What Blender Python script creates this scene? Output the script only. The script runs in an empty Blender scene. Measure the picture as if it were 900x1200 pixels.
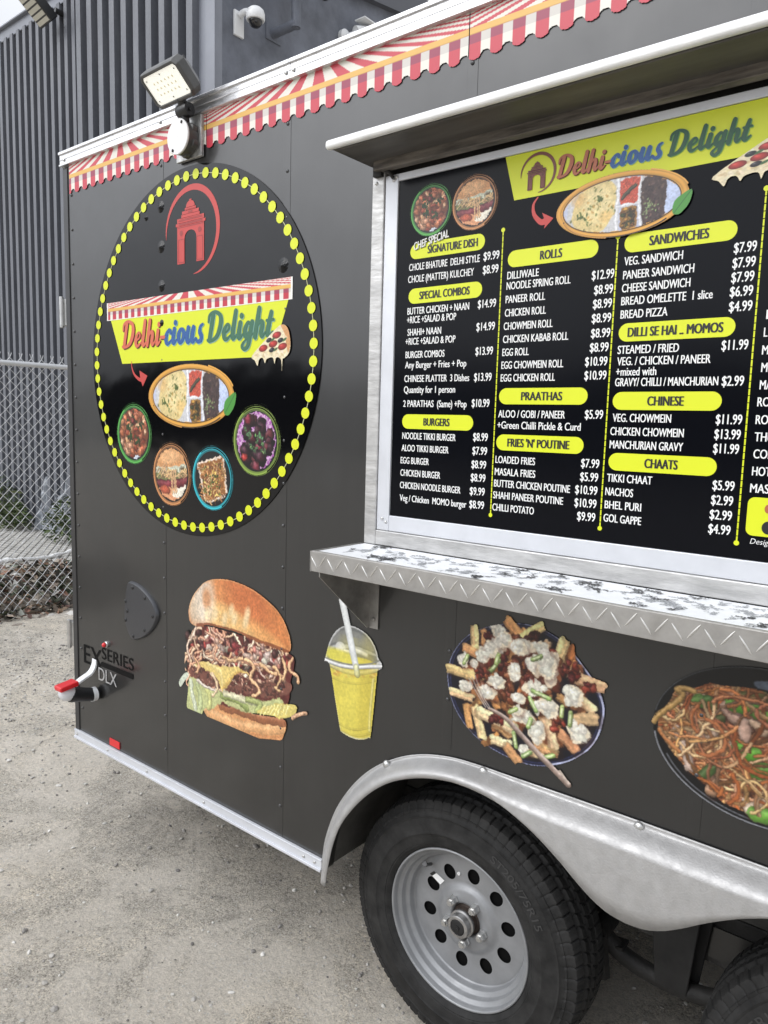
import bpy, bmesh, math, random
import numpy as np
from mathutils import Vector, Matrix
random.seed(7); RNG = np.random.default_rng(7)
SC = bpy.context.scene; COL = SC.collection
# ------------------------------------------------------------------ camera
cam = bpy.data.cameras.new('camera'); cam_o = bpy.data.objects.new('camera', cam); COL.objects.link(cam_o)
_r, _u, _f = (0.77854916, 0.62697765, 0.02757219), (-0.09571599, 0.07520596, 0.99256361), (-0.62024161, 0.77539866, -0.11856332)
cam_o.matrix_world = Matrix(((_r[0], _u[0], -_f[0], 2.74298), (_r[1], _u[1], -_f[1], -1.47653), (_r[2], _u[2], -_f[2], 1.64572), (0, 0, 0, 1)))
cam.sensor_fit = 'VERTICAL'; cam.sensor_height = 24.0; cam.lens = 17.308
cam.clip_start = 0.05; cam.clip_end = 2000
SC.camera = cam_o
# ------------------------------------------------------------------ light
SUN_DIR = Vector((0.5, 1.0, -0.86)).normalized()
world = bpy.data.worlds.new('World'); SC.world = world; world.use_nodes = True
nt = world.node_tree; nt.nodes.clear()
def N(nt, t, **k):
    n = nt.nodes.new(t)
    for a, b in k.items(): setattr(n, a, b)
    return n
sky = N(nt, 'ShaderNodeTexSky', sky_type='NISHITA', sun_disc=False)
sky.sun_elevation = math.radians(37.5); sky.sun_rotation = math.radians(206.6); sky.dust_density = 3.0; sky.air_density = 1.2
hs = N(nt, 'ShaderNodeHueSaturation'); hs.inputs['Saturation'].default_value = 0.12
tc = N(nt, 'ShaderNodeTexCoord'); nz = N(nt, 'ShaderNodeTexNoise'); nz.inputs['Scale'].default_value = 2.2; nz.inputs['Detail'].default_value = 6
cr = N(nt, 'ShaderNodeValToRGB'); cr.color_ramp.elements[0].position = 0.3; cr.color_ramp.elements[1].position = 0.72
SKY_LO, SKY_HI = 8.8, 13.4
cr.color_ramp.elements[0].color = (0, 0, 0, 1); cr.color_ramp.elements[1].color = (1, 1, 1, 1)
cl = N(nt, 'ShaderNodeMix', data_type='RGBA')
cl.inputs[6].default_value = (SKY_LO * .92, SKY_LO * .975, SKY_LO * 1.08, 1); cl.inputs[7].default_value = (SKY_HI * .97, SKY_HI * .99, SKY_HI * 1.03, 1)
mx = N(nt, 'ShaderNodeMix', data_type='RGBA'); mx.inputs[0].default_value = 0.82
sep = N(nt, 'ShaderNodeSeparateXYZ'); grad = N(nt, 'ShaderNodeMapRange'); grad.inputs[1].default_value = 0.0; grad.inputs[2].default_value = 1.0; grad.inputs[3].default_value = 0.86; grad.inputs[4].default_value = 1.75   # an overcast sky is brighter overhead
dt = N(nt, 'ShaderNodeVectorMath', operation='DOT_PRODUCT'); dt.inputs[1].default_value = tuple(-SUN_DIR)
au = N(nt, 'ShaderNodeMapRange', interpolation_type='SMOOTHERSTEP'); au.inputs[1].default_value = 0.62; au.inputs[2].default_value = 1.0; au.inputs[3].default_value = 0.0; au.inputs[4].default_value = 2.0   # thin cloud glowing round the hidden sun
sm = N(nt, 'ShaderNodeMath', operation='ADD'); mul = N(nt, 'ShaderNodeVectorMath', operation='SCALE')
bg = N(nt, 'ShaderNodeBackground'); bg.inputs['Strength'].default_value = 0.125
out = N(nt, 'ShaderNodeOutputWorld')
L = nt.links.new
L(sky.outputs[0], hs.inputs['Color']); L(tc.outputs['Generated'], nz.inputs['Vector']); L(nz.outputs[0], cr.inputs[0])
L(cr.outputs[0], cl.inputs[0]); L(hs.outputs[0], mx.inputs[6]); L(cl.outputs[2], mx.inputs[7]); L(tc.outputs['Generated'], sep.inputs[0]); L(sep.outputs[2], grad.inputs[0]); L(tc.outputs['Generated'], dt.inputs[0]); L(dt.outputs['Value'], au.inputs[0]); L(grad.outputs[0], sm.inputs[0]); L(au.outputs[0], sm.inputs[1]); L(mx.outputs[2], mul.inputs[0]); L(sm.outputs[0], mul.inputs['Scale']); L(mul.outputs[0], bg.inputs['Color']); L(bg.outputs[0], out.inputs[0])
sun = bpy.data.lights.new('sun', 'SUN'); sun.energy = 0.8; sun.angle = math.radians(10); sun.color = (1.0, 0.97, 0.93)
sun_o = bpy.data.objects.new('sun', sun); COL.objects.link(sun_o); sun_o.rotation_euler = SUN_DIR.to_track_quat('-Z', 'Y').to_euler(); sun_o.location = (-6, -12, 9)
SC.view_settings.view_transform = 'Standard'; SC.view_settings.look = 'None'; SC.view_settings.exposure = -0.66; SC.view_settings.gamma = 1.0
SC.cycles.use_denoising = True; SC.cycles.max_bounces = 8; SC.cycles.sample_clamp_indirect = 6
# ------------------------------------------------------------------ helpers
def lin(c): return tuple((v / 12.92 if v <= .04045 else ((v + .055) / 1.055) ** 2.4) for v in c)
def C(r, g, b): return lin((r / 255, g / 255, b / 255))
def mat(name, base, rough=.5, metal=0., var=0., vs=8., bump=0., bs=60., spec=.5, coat=0., rvar=0., detail=6, tint=None, bdist=.01, stretch=None, attr=None, emit=None):
    m = bpy.data.materials.new(name); m.use_nodes = True; t = m.node_tree; p = t.nodes['Principled BSDF']; K = t.links.new
    p.inputs['Base Color'].default_value = (*base, 1); p.inputs['Roughness'].default_value = rough; p.inputs['Metallic'].default_value = metal
    p.inputs['Specular IOR Level'].default_value = spec; p.inputs['Coat Weight'].default_value = coat; p.inputs['Coat Roughness'].default_value = .08
    o = N(t, 'ShaderNodeTexCoord').outputs['Object']
    if stretch:
        mp = N(t, 'ShaderNodeMapping'); mp.inputs['Scale'].default_value = stretch; K(o, mp.inputs[0]); o = mp.outputs[0]
    if attr:
        a = N(t, 'ShaderNodeAttribute', attribute_name=attr); K(a.outputs['Color'], p.inputs['Base Color'])
    elif var:
        n = N(t, 'ShaderNodeTexNoise'); n.inputs['Scale'].default_value = vs; n.inputs['Detail'].default_value = detail; n.inputs['Roughness'].default_value = .62; K(o, n.inputs[0])
        r = N(t, 'ShaderNodeValToRGB'); lo = tuple(max(0, c * (1 - var)) for c in base); hi = tint or tuple(min(1, c * (1 + var)) for c in base)
        r.color_ramp.elements[0].position = .32; r.color_ramp.elements[1].position = .68
        r.color_ramp.elements[0].color = (*lo, 1); r.color_ramp.elements[1].color = (*hi, 1); K(n.outputs[0], r.inputs[0]); K(r.outputs[0], p.inputs['Base Color'])
    if rvar:
        n2 = N(t, 'ShaderNodeTexNoise'); n2.inputs['Scale'].default_value = vs * 1.7; n2.inputs['Detail'].default_value = 5; K(o, n2.inputs[0])
        g = N(t, 'ShaderNodeMapRange'); g.inputs[1].default_value = .3; g.inputs[2].default_value = .7; g.inputs[3].default_value = max(.02, rough - rvar); g.inputs[4].default_value = min(1, rough + rvar)
        K(n2.outputs[0], g.inputs[0]); K(g.outputs[0], p.inputs['Roughness'])
    if bump:
        n3 = N(t, 'ShaderNodeTexNoise'); n3.inputs['Scale'].default_value = bs; n3.inputs['Detail'].default_value = 4; K(o, n3.inputs[0])
        b = N(t, 'ShaderNodeBump'); b.inputs['Strength'].default_value = bump; b.inputs['Distance'].default_value = bdist; K(n3.outputs[0], b.inputs['Height']); K(b.outputs[0], p.inputs['Normal'])
    if emit:
        p.inputs['Emission Color'].default_value = (*emit[0], 1); p.inputs['Emission Strength'].default_value = emit[1]
    return m
class MB:
    def __init__(s): s.v = []; s.f = []
    def add(s, v, f):
        k = len(s.v); s.v += [tuple(q) for q in v]; s.f += [tuple(i + k for i in q) for q in f]; return s
    def box(s, x0, x1, y0, y1, z0, z1, M=None):
        v = [Vector((x, y, z)) for x in (x0, x1) for y in (y0, y1) for z in (z0, z1)]
        if M is not None: v = [M @ q for q in v]
        return s.add(v, [(0, 1, 3, 2), (4, 6, 7, 5), (0, 4, 5, 1), (2, 3, 7, 6), (0, 2, 6, 4), (1, 5, 7, 3)])
    def prism(s, pts, y0, y1):           # outline in X,Z pushed along Y
        n = len(pts); v = [(x, y0, z) for x, z in pts] + [(x, y1, z) for x, z in pts]
        return s.add(v, [tuple(range(n)), tuple(range(2 * n - 1, n - 1, -1))] + [(i, i + n, (i + 1) % n + n, (i + 1) % n) for i in range(n)])
    def flat(s, pts, y): return s.add([(x, y, z) for x, z in pts], [tuple(range(len(pts)))])
    def tube(s, P, r, n=8, caps=True, radii=None):
        P = [Vector(p) for p in P]; k = len(s.v); m = len(P); up = None
        for i, p in enumerate(P):
            t = (P[min(i + 1, m - 1)] - P[max(i - 1, 0)]).normalized()
            if up is None: up = t.orthogonal().normalized()
            a = (up - t * up.dot(t)); a = a.normalized() if a.length > 1e-6 else t.orthogonal().normalized(); up = a; b = t.cross(a); q = radii[i] if radii else r
            s.v += [tuple(p + (a * math.cos(2 * math.pi * j / n) + b * math.sin(2 * math.pi * j / n)) * q) for j in range(n)]
        for i in range(m - 1):
            for j in range(n): s.f.append((k + i * n + j, k + i * n + (j + 1) % n, k + (i + 1) * n + (j + 1) % n, k + (i + 1) * n + j))
        if caps: s.f += [tuple(k + j for j in range(n - 1, -1, -1)), tuple(k + (m - 1) * n + j for j in range(n))]
        return s
    def lathe(s, prof, c, axis='Y', n=48, M=None):   # prof: (radius, along axis)
        k = len(s.v); m = len(prof)
        for r, h in prof:
            for j in range(n):
                a = 2 * math.pi * j / n; q = {'Y': (r * math.cos(a), h, r * math.sin(a)), 'Z': (r * math.cos(a), r * math.sin(a), h), 'X': (h, r * math.cos(a), r * math.sin(a))}[axis]
                q = Vector(q); q = (M @ q) if M is not None else q
                s.v.append(tuple(q + Vector(c)))
        for i in range(m - 1):
            for j in range(n): s.f.append((k + i * n + j, k + i * n + (j + 1) % n, k + (i + 1) * n + (j + 1) % n, k + (i + 1) * n + j))
        return s
    def sphere(s, c, r, n=10, m=6, sc=(1, 1, 1), M=None):
        pr = [(math.sin(math.pi * i / m), -math.cos(math.pi * i / m)) for i in range(m + 1)]
        X = Matrix.Diagonal((r * sc[0], r * sc[1], r * sc[2])); X = (M @ X) if M is not None else X
        return s.lathe([(max(a, 1e-4), b) for a, b in pr], c, 'Z', n, X)
    def build(s, name, m, parent=None, smooth=False, bevel=0., loc=None, seg=2, fix=True):
        me = bpy.data.meshes.new(name); me.from_pydata(s.v, [], s.f); 
        if fix:
            bm = bmesh.new(); bm.from_mesh(me); bmesh.ops.remove_doubles(bm, verts=bm.verts, dist=1e-6); bmesh.ops.recalc_face_normals(bm, faces=bm.faces)
            bm.to_mesh(me); bm.free()
        return link(name, me, m, parent, smooth, bevel, loc, seg)
def link(name, me, m, parent=None, smooth=False, bevel=0., loc=None, seg=2):
    o = bpy.data.objects.new(name, me); COL.objects.link(o)
    if m: me.materials.append(m)
    if smooth:
        for p in me.polygons: p.use_smooth = True
        if smooth != 'all': 
            md = o.modifiers.new('weighted', 'EDGE_SPLIT'); md.split_angle = math.radians(38)
    if bevel:
        b = o.modifiers.new('bevel', 'BEVEL'); b.width = bevel; b.segments = seg; b.limit_method = 'ANGLE'; b.angle_limit = math.radians(35)
    if loc is not None: o.location = loc
    if parent is not None: setpar(o, parent)
    return o
def setpar(o, p):
    o.parent = p
    if p.type == 'EMPTY': o.matrix_parent_inverse = Matrix.Translation(-p.location)
def tag(o, label, cat=None, group=None, kind=None):
    if label: o['label'] = label
    if cat: o['category'] = cat
    if group: o['group'] = group
    if kind: o['kind'] = kind
    return o
def thing(name, loc, label, cat, group=None):
    o = bpy.data.objects.new(name, None); COL.objects.link(o); o.location = loc; o.empty_display_size = .1
    return tag(o, label, cat, group)
def dup(o, loc=None, parent=None, scale=None):
    c = o.copy(); COL.objects.link(c)
    if loc is not None: c.location = loc
    if scale is not None: c.scale = scale
    if parent is not None: setpar(c, parent)
    return c
# photo-plane measure: a point seen at (x, y) on the trailer's side wall (the plane Y = 0) as X, Z in metres
_C = Vector((2.74298, -1.47653, 1.64572)); _R, _U, _F = Vector(_r), Vector(_u), Vector(_f)
def side(x, y, Y=0.):
    d = _R * ((x - 450) / 865.4238) + _U * ((600 - y) / 865.4238) + _F
    q = _C + d * ((Y - _C.y) / d.y); return (q.x, q.z)
def zm(x0, y0, s): return lambda a, b: side(x0 + a / s, y0 + b / s)
def cr_pts(P, n=8, closed=False):        # Catmull-Rom through points of any dimension
    P = [np.array(p, float) for p in P]; m = len(P); o = []
    for i in range(m if closed else m - 1):
        a, b, c, d = (P[(i - 1) % m], P[i], P[(i + 1) % m], P[(i + 2) % m]) if closed else (P[max(i - 1, 0)], P[i], P[i + 1], P[min(i + 2, m - 1)])
        for k in range(n):
            t = k / n; o.append(.5 * ((2 * b) + (c - a) * t + (2 * a - 5 * b + 4 * c - d) * t * t + (3 * b - a - 3 * c + d) * t ** 3))
    if not closed: o.append(P[-1])
    return o
# ------------------------------------------------------------------ lettering
_tc = {}
def glyphs(s, bold):
    if (s, bold) not in _tc:
        cu = bpy.data.curves.new('text', 'FONT'); cu.body = s; cu.size = 1; cu.offset = bold; cu.resolution_u = 4
        ob = bpy.data.objects.new('text', cu); COL.objects.link(ob); dg = bpy.context.evaluated_depsgraph_get(); dg.update()
        me = bpy.data.meshes.new_from_object(ob.evaluated_get(dg))
        v = np.array([q.co[:] for q in me.vertices]); f = [tuple(p.vertices) for p in me.polygons]
        bpy.data.objects.remove(ob); bpy.data.curves.remove(cu); bpy.data.meshes.remove(me); _tc[(s, bold)] = (v, f)
    return _tc[(s, bold)]
CAPH = None
def put_text(mb, s, x0, x1, zb, cap, Y, bold=.022, slope=0., slant=0.):
    """one line of lettering from x0 to x1 on the baseline zb, its capitals cap high"""
    global CAPH
    if CAPH is None: v, _ = glyphs('H', 0.); CAPH = v[:, 1].max() - v[:, 1].min()
    fb = bold * .036; v, f = glyphs(s, min(bold, 0.)); x1 -= fb if fb > 0 else 0; w0, w1 = v[:, 0].min(), v[:, 0].max(); sx = (x1 - x0) / (w1 - w0); sz = cap / CAPH
    for q in ((0, .5, 1) if fb > 0 else (0,)): mb.add([(x0 + q * fb + (a - w0) * sx + b * sz * slant, Y - q * .00012, zb + b * sz + (a - w0) * sx * slope) for a, b, _ in v], f)
def ribbon(mb, P, Wd, Y, n=6):
    Q = cr_pts([(*p, w) for p, w in zip(P, Wd)], n); L_, R_ = [], []
    for i, q in enumerate(Q):
        t = Q[min(i + 1, len(Q) - 1)][:2] - Q[max(i - 1, 0)][:2]; t = t / (np.hypot(*t) + 1e-9); nrm = np.array([-t[1], t[0]]) * q[2] / 2
        L_.append(q[:2] + nrm); R_.append(q[:2] - nrm)
    def cap(q, t0): 
        a0 = math.atan2(t0[1], t0[0]); return [(q[0] + q[2] / 2 * math.cos(a0 + a), q[1] + q[2] / 2 * math.sin(a0 + a)) for a in np.linspace(math.pi / 2, -math.pi / 2, 6)[1:-1]]
    k = len(Q); mb.add([(*p_, 0) for p_ in ()], [])
    v = [(a[0], Y - .00009 * i / k, a[1]) for i, a in enumerate(L_)] + [(a[0], Y - .00009 * i / k, a[1]) for i, a in enumerate(R_)]
    f = [(i, i + 1, k + i + 1, k + i) for i in range(k - 1)]
    e = cap(Q[-1], Q[-1][:2] - Q[-2][:2]); b = len(v); v += [(x, Y - .00009, z) for x, z in e]; f.append(tuple([k - 1] + list(range(b, b + len(e))) + [2 * k - 1]))
    e = cap(Q[0], Q[0][:2] - Q[1][:2]); b = len(v); v += [(x, Y, z) for x, z in e]; f.append(tuple([k] + list(range(b, b + len(e))) + [0]))
    mb.add(v, f)
T_, t_ = .34, .13
SCRIPT = {   # strokes of a slanted brush hand: (points, widths); x-height 1
 'D': (1.35, [([(.34, 1.62), (.30, .9), (.26, .06)], (.32, T_, .32)), ([(-.02, 1.2), (.02, 1.6), (.45, 1.78), (.98, 1.52), (1.1, .95), (.92, .32), (.5, .04), (.1, .07)], (.16, .2, .2, .3, .36, .3, .2, .18))]),
 'e': (.74, [([(.17, .42), (.42, .52), (.57, .72), (.47, .93), (.28, .88), (.15, .5), (.24, .12), (.46, .05), (.76, .28)], (.12, .13, .17, .17, .2, T_, .28, .2, .12))]),
 'l': (.52, [([(.2, 1.7), (.18, .9), (.18, .25), (.3, .06), (.55, .28)], (.3, T_, T_, .24, .12))]),
 'h': (.94, [([(.2, 1.7), (.18, .9), (.17, .06)], (.3, T_, .32)), ([(.2, .55), (.4, .88), (.58, .9), (.64, .6), (.62, .22), (.74, .06), (.96, .28)], (.12, .2, .28, .32, .3, .22, .12))]),
 'i': (.52, [([(.2, .96), (.18, .25), (.3, .06), (.55, .28)], (.32, T_, .24, .12)), ([(.23, 1.36), (.24, 1.38)], (.33, .33))]),
 'c': (.68, [([(.56, .74), (.47, .93), (.28, .86), (.15, .5), (.24, .12), (.44, .05), (.7, .28)], (.24, .2, .22, T_, .28, .2, .12))]),
 'o': (.78, [([(.4, .95), (.2, .82), (.14, .45), (.3, .06), (.55, .2), (.62, .6), (.45, .94), (.5, .72), (.82, .66)], (.16, .26, T_, .22, .26, T_, .18, .12, .1))]),
 'u': (.98, [([(.2, .96), (.18, .3), (.32, .05), (.58, .3)], (.32, T_, .26, .13)), ([(.66, .96), (.64, .25), (.76, .06), (1.0, .28)], (.32, T_, .24, .12))]),
 's': (.66, [([(.02, .22), (.2, .04), (.45, .12), (.46, .38), (.28, .66), (.3, .98), (.48, 1.12)], (.2, .22, .28, .32, .3, .2, .13))]),
 'g': (.9, [([(.55, .8), (.34, .94), (.15, .55), (.26, .12), (.55, .4)], (.16, .22, T_, .26, .14)), ([(.66, .96), (.62, .1), (.56, -.42), (.3, -.62), (.08, -.42), (.3, -.1), (.94, .28)], (.3, T_, .28, .22, .22, .14, .11))]),
 't': (.62, [([(.26, 1.42), (.2, .8), (.18, .25), (.32, .06), (.6, .3)], (.26, T_, T_, .24, .12)), ([(-.02, .95), (.52, .98)], (.16, .16))]),
 '-': (.5, [([(.06, .5), (.4, .5)], (.22, .22))]), ' ': (.4, [])}
def script_w(s): return sum(SCRIPT[c][0] for c in s)
def script_text(mb, s, x0, x1, zb, xh, Y, fat=1., dx=0., dz=0., slant=.2):
    k = (x1 - x0) / script_w(s); x = 0
    for n_, c in enumerate(s):
        w, strokes = SCRIPT[c]; i = 3 * (n_ % 2)
        for P, Wd in strokes:
            ribbon(mb, [(x0 + dx + (x + a) * k + b * xh * slant, zb + dz + b * xh) for a, b in P], [q * fat * (k + xh) / 2 for q in Wd], Y - i * .0001); i += 1
        x += w
# ------------------------------------------------------------------ printed pictures: painted on a fine sheet of coloured faces
def vnoise(H, W, cell, seed, octv=3):
    r = np.random.default_rng(seed); o = np.zeros((H, W)); amp = 1; tot = 0
    for k in range(octv):
        c = max(2, cell / 2 ** k); gh, gw = int(H / c) + 3, int(W / c) + 3; g = r.random((gh, gw))
        y = np.arange(H) / c; x = np.arange(W) / c; yi, xi = y.astype(int), x.astype(int); fy, fx = y - yi, x - xi
        fy = (fy * fy * (3 - 2 * fy))[:, None]; fx = (fx * fx * (3 - 2 * fx))[None]
        o += amp * ((g[yi][:, xi] * (1 - fx) + g[yi][:, xi + 1] * fx) * (1 - fy) + (g[yi + 1][:, xi] * (1 - fx) + g[yi + 1][:, xi + 1] * fx) * fy); tot += amp; amp *= .5
    return o / tot
class Paint:
    def __init__(s, x0, x1, z0, z1, res, seed=1):
        s.res = res; s.W, s.H = int((x1 - x0) * res), int((z1 - z0) * res); s.x0, s.z0 = x0, z0
        s.X = (x0 + (np.arange(s.W) + .5) / res)[None, :].repeat(s.H, 0); s.Z = (z0 + (np.arange(s.H) + .5) / res)[:, None].repeat(s.W, 1)
        s.c = np.zeros((s.H, s.W, 3)); s.a = np.zeros((s.H, s.W)); s.rg = random.Random(seed); s.clip = None; s.keep = False; s.w = np.ones((s.H, s.W)); s.wv = 1.
    def sl(s, xa, xb, za, zb):
        i0, i1 = int((xa - s.x0) * s.res) - 1, int((xb - s.x0) * s.res) + 2; j0, j1 = int((za - s.z0) * s.res) - 1, int((zb - s.z0) * s.res) + 2
        i0, i1, j0, j1 = max(0, i0), min(s.W, i1), max(0, j0), min(s.H, j1)
        return (slice(j0, j1), slice(i0, i1)) if i1 > i0 and j1 > j0 else None
    def put(s, k, m, col):
        if s.clip is not None: m = m * s.clip[k]
        col = np.asarray(col, float); col = col if col.ndim == 3 else col[None, None, :]
        s.c[k] = s.c[k] * (1 - m[..., None]) + col * m[..., None]
        s.w[k] = s.w[k] * (1 - m) + s.wv * m
        if not s.keep: s.a[k] = np.maximum(s.a[k], m)
    def inside(s, P, k):
        X, Z = s.X[k], s.Z[k]; o = np.zeros(X.shape, bool); n = len(P)
        for i in range(n):
            (xa, za), (xb, zb) = P[i], P[(i + 1) % n]
            if za == zb: continue
            o ^= ((za > Z) != (zb > Z)) & (X < (xb - xa) * (Z - za) / (zb - za) + xa)
        return o
    def poly(s, P, col, smooth=0, al=1.):
        if smooth: P = [tuple(q) for q in cr_pts(P, smooth, True)]
        A = np.array(P); k = s.sl(A[:, 0].min(), A[:, 0].max(), A[:, 1].min(), A[:, 1].max())
        if k is None: return
        m = s.inside(P, k).astype(float)
        p = np.pad(m, 1, mode='edge'); m = (p[1:-1, 1:-1] * 2 + p[:-2, 1:-1] + p[2:, 1:-1] + p[1:-1, :-2] + p[1:-1, 2:]) / 6
        s.put(k, np.clip(m, 0, 1) * al, col if np.ndim(col) < 3 else col[k])
    def ell(s, c, rx, rz, col, ang=0., al=1., soft=None, shade=0., hi=0., hole=0.):
        R = max(rx, rz) * 1.15; k = s.sl(c[0] - R, c[0] + R, c[1] - R, c[1] + R)
        if k is None: return
        dx, dz = s.X[k] - c[0], s.Z[k] - c[1]; ca, sa = math.cos(ang), math.sin(ang); u, v = (dx * ca + dz * sa) / rx, (-dx * sa + dz * ca) / rz; q = np.hypot(u, v)
        e = soft or 1.2 / (s.res * min(rx, rz)); m = np.clip((1 - q) / e + .5, 0, 1)
        if hole: m = m * np.clip((q - hole) / e + .5, 0, 1)
        col = np.asarray(col, float); col = col[k] if col.ndim == 3 else np.broadcast_to(col, (*q.shape, 3))
        if shade or hi:
            ql = np.hypot(dx / rx + .35, dz / rz - .4); col = np.clip(col * (1 - shade * np.clip(q, 0, 1) ** 2 - shade * .5 * np.clip(ql, 0, 1.6))[..., None] + (hi * np.exp(-(ql * 2.4) ** 2))[..., None], 0, 1)
        s.put(k, m * al, col)
    def stroke(s, P, w, col, w2=None, shade=.45, hi=.12, al=1., sm=0, rim=0.):
        if sm: P = [tuple(q) for q in cr_pts(P, sm)]
        A = np.array(P, float); mw = max(w, w2 or w); k = s.sl(A[:, 0].min() - mw, A[:, 0].max() + mw, A[:, 1].min() - mw, A[:, 1].max() + mw)
        if k is None: return
        X, Z = s.X[k], s.Z[k]; best = np.full(X.shape, 1e9); sg = np.zeros(X.shape); n = len(A) - 1; wd = np.full(X.shape, w / 2)
        for i in range(n):
            d = A[i + 1] - A[i]; l2 = d @ d + 1e-12; t = np.clip(((X - A[i, 0]) * d[0] + (Z - A[i, 1]) * d[1]) / l2, 0, 1)
            ex, ez = X - A[i, 0] - t * d[0], Z - A[i, 1] - t * d[1]; q = ex * ex + ez * ez; u = q < best
            best = np.where(u, q, best); sg = np.where(u, ez - .5 * ex, sg)
            if w2: wd = np.where(u, (w + (w2 - w) * (i + t) / n) / 2, wd)
        q = np.sqrt(best) / wd; m = np.clip((1 - q) * wd * s.res + .5, 0, 1); qs = np.clip(sg / wd, -1, 1)
        cc = np.asarray(col, float)[None, None] * (1 - shade * np.clip(q, 0, 1)[..., None] ** 2 + .25 * shade * qs[..., None]) + hi * np.exp(-((qs - .4) / .35) ** 2)[..., None]
        if rim: cc = cc * (1 - rim * (q > .72))[..., None]
        s.put(k, m * al, np.clip(cc, 0, 1))
    def tex(s, amt, cell, seed, k=None):
        n = vnoise(s.H, s.W, cell, seed) - .5; s.c = np.clip(s.c * (1 + amt * n[..., None] * 2), 0, 1)
    def warp(s, amt, cell, seed=5):
        n1, n2 = vnoise(s.H, s.W, cell, seed, 2) - .5, vnoise(s.H, s.W, cell, seed + 9, 2) - .5; j = np.clip((np.arange(s.H)[:, None] + n1 * 4 * amt * s.w).round().astype(int), 0, s.H - 1); i = np.clip((np.arange(s.W)[None] + n2 * 4 * amt * s.w).round().astype(int), 0, s.W - 1)
        ok = ((s.a[j, i] > .6) & (s.w[j, i] > .3))[..., None]; s.c = np.where(ok, s.c[j, i], s.c)
    def photo(s, amt=2.2, soft=.6, grain=.2, seed=3):
        s.warp(amt, 9, seed); s.warp(amt * .55, 4, seed + 3); c = s.c; a = s.a[..., None] + 1e-6
        pc, pa = np.pad(c * a, ((1, 1), (1, 1), (0, 0)), mode='edge'), np.pad(a, ((1, 1), (1, 1), (0, 0)), mode='edge'); f = lambda q: (q[1:-1, 1:-1] * 2 + q[:-2, 1:-1] + q[2:, 1:-1] + q[1:-1, :-2] + q[1:-1, 2:]) / 6
        s.c = c * (1 - soft) + soft * f(pc) / f(pa); s.tex(grain, 3.5, seed + 1); s.tex(grain * .6, 14, seed + 2)
    def mesh(s, name, m, parent, Y, local=None):
        ok = s.a > .4; f = ok[:-1, :-1] & ok[1:, :-1] & ok[:-1, 1:] & ok[1:, 1:]
        u = np.zeros(ok.shape, bool); u[:-1, :-1] |= f; u[1:, :-1] |= f; u[:-1, 1:] |= f; u[1:, 1:] |= f
        idx = -np.ones(ok.shape, int); idx[u] = np.arange(u.sum()); n = int(u.sum())
        co = np.zeros((n, 3), np.float32); co[:, 0] = s.X[u]; co[:, 2] = s.Z[u]; co[:, 1] = Y
        j, i = np.nonzero(f); q = np.stack([idx[j, i], idx[j, i + 1], idx[j + 1, i + 1], idx[j + 1, i]], 1).astype(np.int32)
        me = bpy.data.meshes.new(name); me.vertices.add(n); me.vertices.foreach_set('co', co.ravel()); me.loops.add(q.size); me.loops.foreach_set('vertex_index', q.ravel())
        me.polygons.add(len(q)); me.polygons.foreach_set('loop_start', np.arange(0, q.size, 4, dtype=np.int32)); me.polygons.foreach_set('loop_total', np.full(len(q), 4, np.int32)); me.update()
        a = me.color_attributes.new('print', 'FLOAT_COLOR', 'POINT'); cc = s.c[u]; cc = np.where(cc <= .04045, cc / 12.92, ((cc + .055) / 1.055) ** 2.4) * .86
        a.data.foreach_set('color', np.concatenate([cc, np.ones((n, 1))], 1).astype(np.float32).ravel())
        return link(name, me, m, parent)
def rgb(r, g, b): return np.array([r, g, b]) / 255
def jit(c, rg, a=.12):
    k = 1 + rg.uniform(-a, a); return np.clip(np.array(c) * k * (1 + np.array([rg.uniform(-a, a) * .3 for _ in range(3)])), 0, 1)
def noodles(p, reg, n, w, cols, ln=(.05, .12), seed=3, curl=22.):
    """n loose noodles inside the outline reg"""
    rg = random.Random(seed); A = np.array(reg); x0, z0 = A.min(0); x1, z1 = A.max(0); k = p.sl(x0, x1, z0, z1); old = p.clip
    msk = np.zeros((p.H, p.W)); msk[k] = p.inside(reg, k); p.clip = msk if old is None else msk * old
    for i in range(n):
        x, z = rg.uniform(x0, x1), rg.uniform(z0, z1); a = rg.uniform(0, 6.28); c = rg.gauss(0, curl); P = [(x, z)]; st = .006; 
        for _ in range(int(rg.uniform(*ln) / st)):
            c += rg.gauss(0, curl * .25); c *= .93; a += c * st; x += math.cos(a) * st; z += math.sin(a) * st; P.append((x, z))
        col = jit(rg.choice(cols), rg, .16); b = .55 + .45 * min(1, i / (n * .75))
        p.stroke(P, w * 1.5, np.array(col) * .3, shade=0, hi=0, al=.34); p.stroke(P, w * rg.uniform(.75, 1.25), col * b, shade=.34, hi=.15 if rg.random() < .5 else .03)
    p.clip = old
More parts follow.
